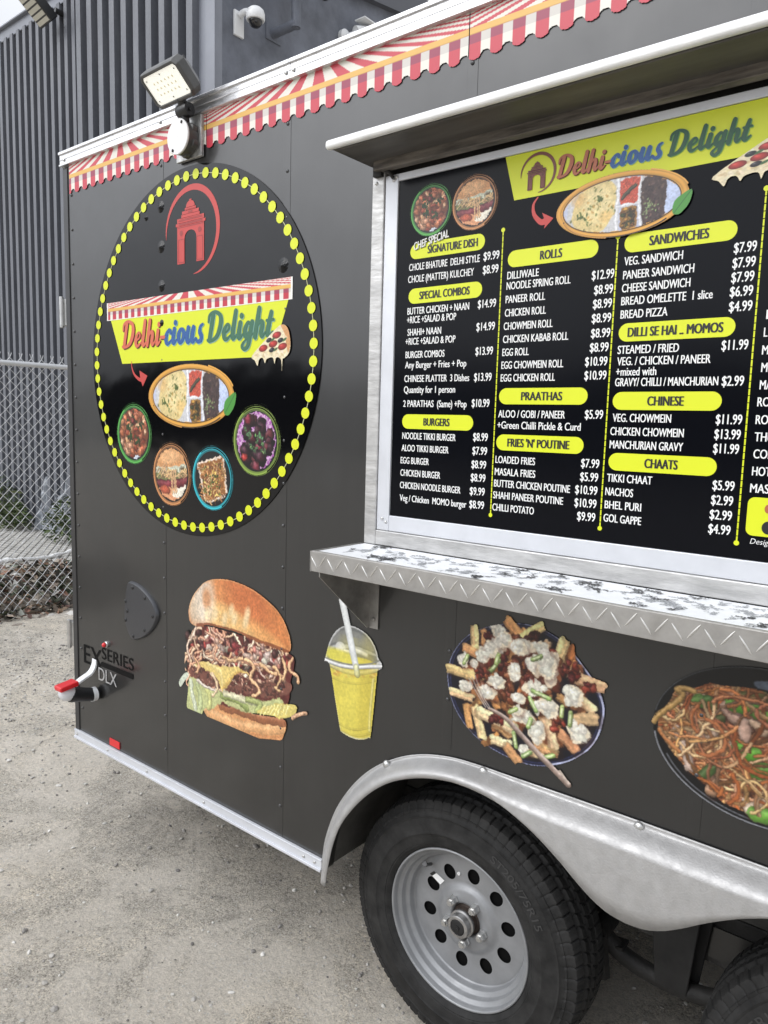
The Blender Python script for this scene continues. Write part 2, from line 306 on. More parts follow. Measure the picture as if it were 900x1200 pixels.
# ------------------------------------------------------------------ materials
def mix_mat(name, fn):
    m = bpy.data.materials.new(name); m.use_nodes = True; t = m.node_tree; fn(t, t.nodes['Principled BSDF'], t.links.new); return m
def ramp(t, src, stops, K):
    r = N(t, 'ShaderNodeValToRGB'); e = r.color_ramp.elements
    while len(e) < len(stops): e.new(.5)
    for q, (a, c) in zip(e, stops): q.position = a; q.color = (*c, 1) if len(c) == 3 else c
    K(src, r.inputs[0]); return r.outputs[0]
def noise(t, K, co, sc, det=6, rough=.6, dist=0.):
    n = N(t, 'ShaderNodeTexNoise'); n.inputs['Scale'].default_value = sc; n.inputs['Detail'].default_value = det; n.inputs['Roughness'].default_value = rough; n.inputs['Distortion'].default_value = dist
    K(co, n.inputs[0]); return n.outputs[0]
def mixc(t, K, f, a, b, blend='MIX'):
    m = N(t, 'ShaderNodeMix', data_type='RGBA', blend_type=blend)
    for s, q in ((0, f), (6, a), (7, b)):
        if isinstance(q, (int, float)): m.inputs[s].default_value = q
        elif isinstance(q, tuple): m.inputs[s].default_value = (*q, 1)
        else: K(q, m.inputs[s])
    return m.outputs[2]
def bumpn(t, K, h, st, d, p, prev=None):
    b = N(t, 'ShaderNodeBump'); b.inputs['Strength'].default_value = st; b.inputs['Distance'].default_value = d; K(h, b.inputs['Height'])
    if prev is not None: K(prev, b.inputs['Normal'])
    if p is not None: K(b.outputs[0], p.inputs['Normal'])
    return b.outputs[0]
def g_ground(t, p, K):
    o = N(t, 'ShaderNodeTexCoord').outputs['Object']
    big = noise(t, K, o, 1.1, 5, .6, .4); mid = noise(t, K, o, 7, 8, .68); fine = noise(t, K, o, 62, 7, .8); grit = noise(t, K, o, 170, 4, .8)
    c = ramp(t, big, [(.3, (.44, .405, .35)), (.5, (.49, .45, .385)), (.68, (.56, .505, .42))], K)
    c = mixc(t, K, 1., c, ramp(t, mid, [(.34, (.8, .8, .81)), (.52, (1., 1., 1.)), (.66, (1.14, 1.13, 1.12))], K), 'MULTIPLY')
    c = mixc(t, K, 1., c, ramp(t, fine, [(.3, (.45, .45, .46)), (.5, (1., 1., 1.)), (.72, (1.32, 1.31, 1.29))], K), 'MULTIPLY')
    c = mixc(t, K, 1., c, ramp(t, grit, [(.32, (.34, .34, .34)), (.5, (1., 1., 1.)), (.68, (1.5, 1.49, 1.47))], K), 'MULTIPLY')
    pt = ramp(t, noise(t, K, o, 2.7, 11, .72, .6), [(.49, (0, 0, 0)), (.53, (.5, .5, .5)), (.64, (.8, .8, .8))], K); c = mixc(t, K, pt, c, mixc(t, K, 1., (.66, .605, .525), ramp(t, fine, [(.3, (.72,) * 3), (.55, (1.,) * 3)], K), 'MULTIPLY'))
    dk = ramp(t, noise(t, K, o, 5.3, 10, .75, .3), [(.64, (0, 0, 0)), (.74, (.3, .3, .3))], K); c = mixc(t, K, dk, c, (.25, .24, .225))
    v = N(t, 'ShaderNodeTexVoronoi'); v.inputs['Scale'].default_value = 62; K(o, v.inputs[0])
    sp = ramp(t, v.outputs['Distance'], [(.0, (1, 1, 1)), (.16, (1, 1, 1)), (.24, (0, 0, 0))], K)
    pick = ramp(t, v.outputs['Color'], [(.46, (0, 0, 0)), (.5, (1, 1, 1))], K); sp = mixc(t, K, 1., sp, pick, 'MULTIPLY')
    c = mixc(t, K, sp, c, mixc(t, K, v.outputs['Color'], (.22, .21, .2), (.68, .65, .6)))
    K(c, p.inputs['Base Color']); p.inputs['Roughness'].default_value = .95; p.inputs['Specular IOR Level'].default_value = .2
    b = bumpn(t, K, mid, .5, .02, None); b = bumpn(t, K, fine, .9, .008, None, b); bumpn(t, K, grit, .9, .004, p, b)
GROUND = mix_mat('packed_gravel', g_ground)
def g_paint(t, p, K):
    o = N(t, 'ShaderNodeTexCoord').outputs['Object']
    w = noise(t, K, o, 1.6, 2, .5); d = noise(t, K, o, 5, 8, .7); s = N(t, 'ShaderNodeMapping'); s.inputs['Scale'].default_value = (9, 9, .6); K(o, s.inputs[0]); st = noise(t, K, s.outputs[0], 3, 6, .7)
    c = ramp(t, st, [(.3, (.0082, .0081, .0080)), (.7, (.0114, .0112, .0109))], K)
    sx = N(t, 'ShaderNodeSeparateXYZ'); K(o, sx.inputs[0])
    dz = N(t, 'ShaderNodeMapRange'); dz.inputs[1].default_value = .95; dz.inputs[2].default_value = .36; K(sx.outputs[2], dz.inputs[0])
    mm = N(t, 'ShaderNodeMath', operation='MULTIPLY'); K(dz.outputs[0], mm.inputs[0]); K(ramp(t, d, [(.42, (0, 0, 0)), (.75, (.6, .6, .6))], K), mm.inputs[1])
    c = mixc(t, K, mm.outputs[0], c, (.034, .033, .031)); K(c, p.inputs['Base Color'])
    r = N(t, 'ShaderNodeMapRange'); r.inputs[1].default_value = .3; r.inputs[2].default_value = .7; r.inputs[3].default_value = .34; r.inputs[4].default_value = .46; K(d, r.inputs[0]); K(r.outputs[0], p.inputs['Roughness'])
    p.inputs['Specular IOR Level'].default_value = .62; p.inputs['Coat Weight'].default_value = .6; p.inputs['Coat Roughness'].default_value = .13; p.inputs['Coat IOR'].default_value = 1.45
    b1 = bumpn(t, K, w, .5, .02, None); K(b1, p.inputs['Normal']); K(b1, p.inputs['Coat Normal'])
PAINT = mix_mat('charcoal_paint', g_paint)
def g_vinyl(t, p, K):
    o = N(t, 'ShaderNodeTexCoord').outputs['Object']; w = noise(t, K, o, 2.2, 3, .5); p.inputs['Base Color'].default_value = (.0035, .0036, .0045, 1)
    p.inputs['Roughness'].default_value = .08; p.inputs['Specular IOR Level'].default_value = .3; bumpn(t, K, w, .3, .012, p)
VINYL = mix_mat('black_vinyl', g_vinyl)
BOARD = mat('board_black', (.0035, .004, .006), .15, spec=.12, bump=.12, bs=2.)
ALU = mat('aluminium', (.70, .70, .71), .36, .9, var=.12, vs=14, bump=.15, bs=40, rvar=.1, bdist=.004, stretch=(1, 4, 4))
ALU_W = mat('white_aluminium', (.64, .655, .69), .38, .25, var=.06, vs=10)
ALU_ROUGH = mat('worn_aluminium', (.50, .495, .485), .5, .6, var=.2, vs=26, bump=.3, bs=55, rvar=.16, bdist=.003, stretch=(.5, 1, 2))
GALV = mat('galvanised', (.43, .425, .42), .5, .5, var=.08, vs=34, bump=.2, bs=240, rvar=.12, bdist=.003, detail=9)
TREAD = mat('tread_plate', (.36, .348, .33), .5, .6, var=.15, vs=20, rvar=.12)
BAR = mat('tread_bar', (.66, .65, .62), .34, .7)
RUBBER = mat('tyre_rubber', (.014, .0138, .0137), .72, var=.35, vs=22, bump=.35, bs=160, bdist=.002, spec=.3, tint=(.028, .0274, .0268))
RIMM = mat('silver_wheel_paint', (.265, .27, .278), .46, .35, var=.1, vs=18, rvar=.08)
BLACK = mat('black_plastic', (.014, .014, .015), .36, bump=.1, bs=200)
DARK = mat('dark_steel', (.02, .019, .018), .7, .2, var=.4, vs=14, bump=.3, bs=60)
GREY_METAL = mat('grey_cast_metal', (.085, .085, .083), .45, .2, var=.15, vs=20)
RUST = mat('rusty_iron', (.06, .044, .036), .75, .3, var=.5, vs=50, bump=.5, bs=120, bdist=.003)
ZINC = mat('zinc', (.55, .55, .54), .34, .85, var=.15, vs=40)
WHITE = mat('white_plastic', (.76, .77, .78), .42)
RED = mat('red_plastic', C(214, 30, 38), .3, coat=.4)
YEL = mat('yellow_print', C(208, 216, 30), .4); WPRINT = mat('white_print', (.78, .78, .77), .42); BPRINT = mat('black_print', (.012, .012, .012), .42)
OR_P = mat('orange_print', C(201, 99, 72), .4); OR_D = mat('dark_red_print', C(92, 40, 36), .4); BLU = mat('blue_print', C(34, 84, 147), .4); CYA = mat('pale_blue_print', C(127, 184, 199), .4)
GRN = mat('green_print', C(55, 103, 79), .4); LGR = mat('pale_green_print', C(135, 182, 168), .4); GRN2 = mat('deep_green_print', C(27, 79, 53), .4); BRN = mat('copper_print', C(171, 96, 63), .4)
REDP = mat('red_print', C(187, 61, 56), .4); REDD = mat('maroon_print', C(150, 48, 46), .4); BRICKP = mat('brown_print', C(116, 62, 48), .4)
PRINT = mat('printed_picture', (.5, .5, .5), .36, attr='print'); STRIPE = mat('printed_awning', (.5, .5, .5), .4, attr='print')
FLORAL = mat('white_counter_cover', (.86, .87, .89), .42, var=.05, vs=12)
FLOR_B = mat('black_flower_print', (.02, .02, .024), .5); FLOR_G = mat('grey_flower_print', (.40, .41, .43), .5)
# ------------------------------------------------------------------ ground
def grid_obj(name, m, x0, x1, y0, y1, nx, ny, fz, parent=None):
    mb = MB(); mb.v = [(x0 + (x1 - x0) * i / nx, y0 + (y1 - y0) * j / ny, 0) for j in range(ny + 1) for i in range(nx + 1)]; mb.v = [(x, y, fz(x, y)) for x, y, _ in mb.v]
    mb.f = [(j * (nx + 1) + i, j * (nx + 1) + i + 1, (j + 1) * (nx + 1) + i + 1, (j + 1) * (nx + 1) + i) for j in range(ny) for i in range(nx)]; return mb.build(name, m, parent, smooth='all', fix=False)
from mathutils import noise as mn
def gz(x, y): 
    e = max(0, 1 - max(abs(x) - 12, abs(y) - 12, 0) / 2)
    return (.012 * mn.noise((x * 1.3, y * 1.3, 0)) + .005 * mn.noise((x * 6, y * 6, 2)) - .012) * e
mb = MB()
n = 130; xs = [-400, -120, -40] + list(np.linspace(-12, 8, n)) + [40, 120, 400]; ys = [-400, -120, -40] + list(np.linspace(-8, 8, n)) + [40, 120, 400]
mb.v = [(x, y, gz(x, y)) for y in ys for x in xs]; w_ = len(xs); mb.f = [(j * w_ + i, j * w_ + i + 1, (j + 1) * w_ + i + 1, (j + 1) * w_ + i) for j in range(len(ys) - 1) for i in range(w_ - 1)]
tag(mb.build('ground', GROUND, smooth='all', fix=False), 'packed grey beige gravel yard', 'ground', kind='structure')
def ico_rocks(name, m, spots, seed, flat=.6):
    """many small stones in one mesh"""
    rg = random.Random(seed); bm = bmesh.new(); bmesh.ops.create_icosphere(bm, subdivisions=1, radius=1); V = [v.co.copy() for v in bm.verts]; F = [tuple(v.index for v in f.verts) for f in bm.faces]; bm.free()
    mb = MB()
    for x, y, z, r in spots:
        s = Vector((rg.uniform(.7, 1.3), rg.uniform(.6, 1.1), flat * rg.uniform(.6, 1.2))) * r; R = Matrix.Rotation(rg.uniform(0, 6.3), 3, 'Z') @ Matrix.Rotation(rg.uniform(-.5, .5), 3, 'X')
        mb.add([R @ Vector((v.x * s.x * rg.uniform(.8, 1.2), v.y * s.y, v.z * s.z * rg.uniform(.8, 1.2))) + Vector((x, y, z)) for v in V], F)
    return mb.build(name, m, fix=False)
def g_stone(t, p, K):
    g = N(t, 'ShaderNodeNewGeometry'); c = ramp(t, g.outputs['Random Per Island'], [(0, (.16, .15, .14)), (.4, (.36, .34, .31)), (.8, (.5, .48, .44)), (1, (.68, .66, .62))], K); K(c, p.inputs['Base Color']); p.inputs['Roughness'].default_value = .9
STONE = mix_mat('loose_stone', g_stone)
rg = random.Random(3); sp = []
for i in range(11000):
    x = rg.uniform(-4.2, 3.4); y = -1.25 + rg.random() ** 1.1 * 4.2 if x > -1 else rg.uniform(-1.3, 2.6)
    if rg.random() < .35: x, y = rg.gauss(-1.9, .7), rg.gauss(.55, .55)
    r = min(.022, .0022 + abs(rg.gauss(0, .0034))); sp.append((x, y, gz(x, y) + r * .25, r))
tag(ico_rocks('loose_pebbles', STONE, sp, 5), 'loose pale pebbles and grit scattered on the gravel yard', 'gravel', kind='stuff')
# paving behind the fence, rubble bank along it
def g_brick(t, p, K):
    o = N(t, 'ShaderNodeTexCoord').outputs['Object']; mp = N(t, 'ShaderNodeMapping'); mp.inputs['Rotation'].default_value = (0, 0, .6); K(o, mp.inputs[0])
    b = N(t, 'ShaderNodeTexBrick'); b.inputs['Scale'].default_value = 3.2; b.inputs['Mortar Size'].default_value = .03; b.inputs['Color1'].default_value = (.50, .48, .45, 1); b.inputs['Color2'].default_value = (.43, .415, .39, 1); b.inputs['Mortar'].default_value = (.11, .105, .095, 1); K(mp.outputs[0], b.inputs[0])
    c = mixc(t, K, 1., b.outputs[0], ramp(t, noise(t, K, o, 4, 8, .7), [(.3, (.75, .75, .75)), (.7, (1.15, 1.15, 1.12))], K), 'MULTIPLY'); K(c, p.inputs['Base Color']); p.inputs['Roughness'].default_value = .9; bumpn(t, K, b.outputs[1], -.4, .01, p)
tag(grid_obj('brick_paving', mix_mat('grey_pavers', g_brick), -9.5, -5.2, .5, 3.74, 4, 4, lambda x, y: .012), 'pale grey block paving between the ribbed wall and the fence', 'paving', kind='structure')
def rub(x, y): return max(-.03, .17 * math.exp(-((x + 4.0 + .25 * mn.noise((y, 2, 0))) / .5) ** 2) + .05 * mn.noise((x * 2.5, y * 2.5, 3)) + .03 * mn.noise((x * 9, y * 9, 1)) - .03 + (.06 if -5 < x < -3.4 else 0))
SOIL = mat('dark_soil', (.22, .18, .145), .95, var=.65, vs=14, bump=.8, bs=40, bdist=.02, detail=9, tint=(.46, .40, .33))
tag(grid_obj('rubble_bank', SOIL, -5.5, -3.0, -2.6, 3.73, 70, 170, rub), 'low bank of brown soil and rubble along the foot of the fence', 'soil', kind='stuff')
rg = random.Random(9)
def leafmb(n, box, size, rg, zf, flat=.5):
    mb = MB()
    for i in range(n):
        x, y = rg.uniform(box[0], box[1]), rg.uniform(box[2], box[3]); s = size * rg.uniform(.5, 1.4); R = Matrix.Rotation(rg.uniform(0, 6.3), 3, 'Z') @ Matrix.Rotation(rg.gauss(0, flat), 3, 'X') @ Matrix.Rotation(rg.gauss(0, flat), 3, 'Y'); z = zf(x, y) + rg.uniform(.005, .05)
        mb.add([R @ Vector(q) * s + Vector((x, y, z)) for q in ((-1, 0, 0), (-.2, -.42, .1), (1, 0, -.05), (-.1, .42, .12))], [(0, 1, 2, 3)])
    return mb
def g_leaf(stops):
    def f(t, p, K):
        g = N(t, 'ShaderNodeNewGeometry'); K(ramp(t, g.outputs['Random Per Island'], stops, K), p.inputs['Base Color']); p.inputs['Roughness'].default_value = .8
    return f
LITTER = mix_mat('dead_leaves', g_leaf([(0, (.05, .04, .035)), (.25, (.19, .085, .06)), (.5, (.34, .22, .14)), (.75, (.42, .37, .31)), (.88, (.07, .10, .05)), (1, (.72, .70, .66))]))
tag(leafmb(4200, (-4.9, -3.15, -2.4, 3.6), .045, rg, rub).build('leaf_litter', LITTER, fix=False), 'brown and red fallen leaves and scraps on the rubble bank', 'leaf litter', kind='stuff')
IVY = mix_mat('dark_litter', g_leaf([(0, (.025, .024, .02)), (.3, (.05, .038, .03)), (.6, (.035, .055, .025)), (.85, (.11, .075, .055)), (1, (.22, .19, .15))]))
tag(leafmb(2600, (-4.0, -3.2, -2.4, 3.6), .05, rg, lambda x, y: rub(x, y) + .02 * rg.random(), .8).build('ivy_litter', IVY, fix=False), 'dark tangled creeper and damp leaves at the foot of the fence', 'leaf litter', kind='stuff')
sp = [(rg.gauss(-4.0, .55), rg.uniform(-2.3, 3.5)) for _ in range(380)]; tag(ico_rocks('rubble_stones', STONE, [(x, y, rub(x, y) + .01, rg.uniform(.012, .055)) for x, y in sp if -5.2 < x < -3.05], 6), 'broken stones and mortar lumps lying on the rubble bank', 'rubble', kind='stuff')
P = [(-5.36, -1.4 + i * .22 , .05 + .02 * math.sin(i * 1.3)) for i in range(23)]; P = [(x + .18 * math.sin(y * 1.1) - .1, y, z) for x, y, z in P]; mb = MB(); mb.tube(cr_pts(P, 4), .05, 7, radii=[.022 + .008 * math.sin(k * 1.7) + .014 * mn.noise((k * .6, 0, 0)) for k in range(89)]); 
tag(mb.build('plastic_roll', mat('dirty_white_plastic', (.78, .78, .77), .6, var=.25, vs=14, bump=.6, bs=25), smooth='all'), 'crumpled white plastic sheeting lying along the far edge of the rubble', 'sheeting')
# ------------------------------------------------------------------ metal building
def g_wall(t, p, K):
    o = N(t, 'ShaderNodeTexCoord').outputs['Object']; s = N(t, 'ShaderNodeMapping'); s.inputs['Scale'].default_value = (3, 3, .5); K(o, s.inputs[0])
    n = noise(t, K, s.outputs[0], 2.2, 7, .65); f = noise(t, K, o, 30, 4, .6)
    c = ramp(t, n, [(.3, (.102, .108, .126)), (.52, (.124, .131, .15)), (.72, (.155, .163, .18))], K); c = mixc(t, K, 1., c, ramp(t, f, [(.3, (.92,) * 3), (.7, (1.06,) * 3)], K), 'MULTIPLY'); K(c, p.inputs['Base Color']); p.inputs['Roughness'].default_value = .5
RIBW = mix_mat('slate_metal_sheet', g_wall)
STUC = mat('slate_painted_block', (.128, .139, .168), .62, var=.32, vs=2.6, bump=.45, bs=14, detail=10, bdist=.012, rvar=.1)
FASC = mat('fascia_sheet', (.20, .212, .245), .45, var=.12, vs=2)
EAVE, WY, WX = 6.78, 3.75, -3.78
bld = thing('metal_building', (-9, 8, 0), 'slate grey ribbed metal building with a pale eave, behind the trailer', 'building')
mb = MB(); X = WX - .12; prof = []
while X > -24:
    pch = .243 if X > -6.3 else .18; w1, w2, sl = pch * .42, pch * .46, pch * .06; dp = pch * .68
    prof += [(X, 0), (X - w2, 0), (X - w2 - sl, -dp), (X - w2 - sl - w1, -dp)]; X -= pch
for i in range(len(prof) - 1):
    (xa, ya), (xb, yb) = prof[i], prof[i + 1]; mb.add([(xa, WY + ya, -.1), (xb, WY + yb, -.1), (xb, WY + yb, EAVE), (xa, WY + ya, EAVE)], [(0, 1, 2, 3)])
mb.build('ribbed_wall', RIBW, bld)
RIDGE = (10.2, 8.62)
def roof_z(y): return EAVE - .25 + (y - WY) * .165
mb = MB(); mb.add([(WX, WY - .05, -.1), (WX, 16, -.1), (WX, 16, roof_z(9.9) - .6), (WX, 9.9, roof_z(9.9)), (WX, WY - .05, roof_z(WY - .05))], [(0, 1, 2, 3, 4)])
mb.add([(-24, 16, -.1), (WX, 16, -.1), (WX, 16, 6.5), (-24, 16, 6.5)], [(0, 1, 2, 3)]); mb.build('gable_wall', STUC, bld)
mb = MB(); mb.box(WX - .34, WX + .012, WY - .085, WY + .02, -.1, EAVE - .05); mb.box(WX - .13, WX + .03, WY - .095, WY - .084, -.1, EAVE - .05); mb.build('corner_trim', FASC, bld, bevel=.006)
mb = MB(); mb.box(-24, WX - .1, WY - .11, WY + .05, EAVE - .02, EAVE + .13); mb.box(-24, WX - .1, WY - .16, WY - .05, EAVE + .125, EAVE + .15); mb.build('eave_fascia', FASC, bld, bevel=.008)
mb = MB()
for (ya, yb) in ((WY - .12, 9.9),):
    za, zb = roof_z(ya) - .02, roof_z(yb) - .02; mb.add([(WX - .06, ya, za), (WX + .09, ya, za), (WX + .09, yb, zb), (WX - .06, yb, zb), (WX - .06, ya, za + .3), (WX + .09, ya, za + .3), (WX + .09, yb, zb + .3), (WX - .06, yb, zb + .3)], [(0, 1, 2, 3), (4, 7, 6, 5), (0, 4, 5, 1), (1, 5, 6, 2), (2, 6, 7, 3), (3, 7, 4, 0)])
mb.build('gable_fascia', mat('dark_fascia', (.085, .09, .105), .5), bld)
mb = MB(); mb.add([(-24, WY - .1, EAVE + .16), (WX, WY - .1, EAVE + .1), (WX, 9.9, roof_z(9.9) + .2), (-24, 9.9, roof_z(9.9) + .2), (-24, 16, 6.6), (WX, 16, 6.6)], [(0, 1, 2, 3), (3, 2, 5, 4)]); mb.build('roof', FASC, bld)
# cameras and lamps on the building
def screws(mb, pts, nrm, r=.008):
    for q in pts: mb.sphere(q, r, 8, 4)
cm = thing('dome_camera', (WX, 3.98, 5.7), 'white dome security camera on a wall bracket at the building corner', 'camera')
mb = MB(); mb.box(WX, WX + .03, 3.915, 4.045, 5.655, 5.905); mb.build('wall_plate', WHITE, cm, bevel=.008)
mb = MB(); mb.tube(cr_pts([(WX + .03, 3.98, 5.86), (WX + .09, 4.0, 5.885), (WX + .16, 4.03, 5.88)], 5), .034, 10); mb.build('arm', WHITE, cm, smooth=True)
mb = MB(); mb.lathe([(.001, .115), (.06, .11), (.088, .085), (.098, .05), (.1, 0), (.093, -.012), (.075, -.014)], (WX + .2, 4.05, 5.80), 'Z', 24); mb.build('housing', WHITE, cm, smooth=True)
mb = MB(); mb.sphere((WX + .2, 4.05, 5.79), .074, 20, 10); mb.build('dome', mat('smoked_dome', (.012, .012, .014), .06, coat=.5), cm, smooth='all')
cm = thing('bullet_camera', (WX, 5.62, 6.25), 'white bullet security camera above the striped edge of the trailer', 'camera')
mb = MB(); mb.lathe([(.001, .0), (.085, .0), (.085, .05), (.05, .075), (.02, .08), (.001, .08)], (WX, 5.62, 6.3), 'X', 20); mb.build('wall_mount', WHITE, cm, smooth=True)
mb = MB(); mb.tube([(WX + .07, 5.62, 6.3), (WX + .14, 5.68, 6.33), (WX + .16, 5.78, 6.39)], .03, 10); mb.build('joint', WHITE, cm, smooth=True)
d = Vector((.25, 1, .3)).normalized(); a = Vector((WX + .13, 5.7, 6.37)); mb = MB(); mb.tube([a, a + d * .36], .06, 16); mb.box(WX + .1, WX + .26, 5.72, 6.1, 6.5, 6.515); mb.build('camera_body', WHITE, cm, smooth=True)
br = thing('pipe_bracket', (WX, 4.4, 5.9), 'grey painted elbow pipe bracket bolted to the smooth building wall', 'bracket')
mb = MB(); mb.box(WX, WX + .015, 4.37, 4.59, 5.80, 6.03); mb.build('base_plate', STUC, br, bevel=.004)
mb = MB(); mb.tube([(WX, 4.47, 5.88), (WX + .36, 4.5, 5.90)], .05, 14); mb.tube([(WX + .34, 4.5, 5.86), (WX + .34, 4.5, 6.4)], .05, 14); mb.tube([(WX + .34, 4.5, 6.17), (WX + .34, 4.5, 6.9)], .062, 14); mb.build('pipe', STUC, br, smooth=True)
mb = MB(); mb.box(WX + .28, WX + .5, 4.55, 5.0, 6.34, 6.52); mb.build('lamp_body', BLACK, br, bevel=.03)
def on_wall(name, spots, m, parent, shape):
    o0 = None
    for s in spots:
        o0 = shape().build(name, m, parent, smooth=True, loc=s) if o0 is None else None or dup(o0, s, parent)
fl = thing('wall_floodlight', (-6.75, WY - .05, 6.62), 'black slatted floodlight tilted out from the ribbed wall under the eave', 'floodlight')
ld = Vector((-.05, -.75, .66)).normalized(); lx = Vector((1, -.08, 0)); lx = (lx - ld * lx.dot(ld)).normalized(); lz = lx.cross(ld); lc = Vector((-6.80, 3.5, 6.5)) + ld * .25
M4 = Matrix(((lx.x, ld.x, lz.x, lc.x), (lx.y, ld.y, lz.y, lc.y), (lx.z, ld.z, lz.z, lc.z), (0, 0, 0, 1)))
mb = MB(); mb.box(-.16, .16, -.26, .26, -.06, .06, M4); mb.build('lamp_housing', BLACK, fl, bevel=.01)
mb = MB()
for i in range(7): mb.box(-.14, .14, -.235 + i * .069, -.185 + i * .069, .058, .066, M4)
mb.build('lens', mat('floodlight_lens', (.5, .48, .4), .3), fl)
mb = MB(); mb.tube([(-6.72, WY - .02, 6.62), (-6.74, 3.55, 6.64)], .035, 10); mb.box(-6.86, -6.6, WY - .08, WY - .02, 6.54, 6.72); mb.tube([(-6.68, WY - .07, 6.54), (-6.67, WY - .12, 6.45), (-6.62, WY - .07, 6.42)], .008, 6); mb.build('mount', BLACK, fl)
# ------------------------------------------------------------------ weeds and sheeting at the wall foot
WEED = mix_mat('weed_leaf', g_leaf([(0, (.028, .045, .016)), (.5, (.06, .09, .028)), (.85, (.10, .13, .045)), (1, (.16, .17, .08))]))
def weed(x, y, h, w, seed, label):
    rg = random.Random(seed); mb = MB()
    for i in range(int(620 * w)):
        a = rg.uniform(0, 6.3); r = w * .55 * math.sqrt(rg.random()); z = h * rg.random() ** .8 * (1 - .6 * (r / (w * .55)) ** 2) ; s = rg.uniform(.02, .055); R = Matrix.Rotation(a, 3, 'Z') @ Matrix.Rotation(rg.gauss(.4, .6), 3, 'X') @ Matrix.Rotation(rg.gauss(0, .5), 3, 'Y')
        c = Vector((x + r * math.cos(a), min(WY - .1, y + r * .5 * math.sin(a)), .03 + z)); mb.add([R @ Vector(q) * s + c for q in ((-1, 0, 0), (-.1, -.4, .1), (1, 0, -.1), (-.1, .4, .1))], [(0, 1, 2, 3)])
    t = thing('weed_bush', (x, y, 0), label, 'weeds', 'green weeds at the foot of the ribbed wall'); mb.build('foliage', WEED, t, fix=False)
    mb = MB()
    for i in range(6): a = rg.uniform(0, 6.3); mb.tube([(x, y, 0), (x + .1 * w * math.cos(a), y + .05 * math.sin(a), h * .4), (x + .3 * w * math.cos(a), y + .1 * math.sin(a), h * .8)], .006, 5)
    mb.build('stem', WEED, t)
weed(-9.6, 3.45, 1.0, 1.5, 1, 'tall green weeds against the ribbed wall, farthest left behind the fence')
weed(-8.5, 3.45, .72, 1.1, 2, 'low green weed clump between the tall weeds and the white sheeting')
weed(-6.35, 3.4, .62, 1.0, 3, 'green weeds between the white sheeting and the trailer edge')
weed(-7.85, 3.35, .42, .7, 5, 'small leafy weed tuft just in front of the white sheeting')
rg = random.Random(4); mb = MB()
def drape(mb, x0, w, h, seed, y0=3.62, lean=.45):
    nu, nv = 26, 20; k = len(mb.v)
    for j in range(nv + 1):
        for i in range(nu + 1):
            u, v = i / nu, j / nv; x = x0 + (u - .5) * w * (1 - .45 * v); f = .05 * math.sin(u * 21 + seed) * (1 - .3 * v) + .07 * mn.noise((u * 4, v * 3, seed)) + .03 * mn.noise((u * 13, v * 9, seed)); mb.v.append((x + .04 * mn.noise((v * 6, u * 3, seed)), min(WY - .07, y0 - lean * (1 - v) ** 1.4 + f), .02 + h * v * (1 + .15 * math.sin(u * 9 + seed))))
    mb.f += [(k + j * (nu + 1) + i, k + j * (nu + 1) + i + 1, k + (j + 1) * (nu + 1) + i + 1, k + (j + 1) * (nu + 1) + i) for j in range(nv) for i in range(nu)]
drape(mb, -7.5, .30, .66, 1., 3.68, .10); drape(mb, -7.15, .28, .5, 4., 3.66, .12); drape(mb, -6.95, .22, .74, 7., 3.68, .08)
tag(mb.build('plastic_sheet', mat('pale_plastic_sheet', (.26, .29, .34), .45, var=.5, vs=12, bump=.5, bs=40, tint=(.55, .58, .62)), smooth='all', fix=False), 'crumpled pale blue plastic sheet slumped against the ribbed wall', 'sheeting')
# ------------------------------------------------------------------ chain link fence
FX = -3.35; fn = thing('chain_link_fence', (FX, 1.5, 0), 'galvanised chain link fence running from the trailer to the ribbed wall', 'fence')
GW = mat('galvanised_wire', (.62, .63, .64), .5, .2)
mb = MB(); dy, dz = .086, .092; y0, y1, zt = -2.0, 3.66, 2.055; ny = int((y1 - y0) / dy)
for k in range(ny):
    P = []; nz_ = 23
    for j in range(nz_ * 2 + 1):
        z = zt + .035 - j * dz / 2; s = (j % 2); P.append((FX + (.004 if s else -.004), y0 + (k + .5) * dy + (dy / 2 if s else 0) * (1 if True else 1) - (0 if s else 0), z))
    mb.tube(P, 0.0027, 4, caps=False)
    Q = [(q[0], 2 * (y0 + (k + .5) * dy) - q[1] , q[2]) for q in P]; mb.tube(Q, 0.0027, 4, caps=False)
    yb = y0 + (k + .5) * dy; mb.tube([(FX, yb - .012, zt + .075), (FX, yb, zt + .035), (FX, yb + .014, zt + .072)], 0.0027, 4, caps=False)
mb.build('wire_mesh', GW, fn, fix=False)
mb = MB(); mb.tube([(FX + .03, y0, zt - .012), (FX + .03, y1, zt - .012)], .021, 14); mb.build('top_rail', mat('fence_rail', (.55, .56, .57), .45, .3), fn, smooth=True)
for yy in (3.68, .2, -2.0):
    mb = MB(); mb.tube([(FX + .05, yy, -.1), (FX + .05, yy, zt + .03)], .03, 12); mb.build('post', GW, fn, smooth=True)
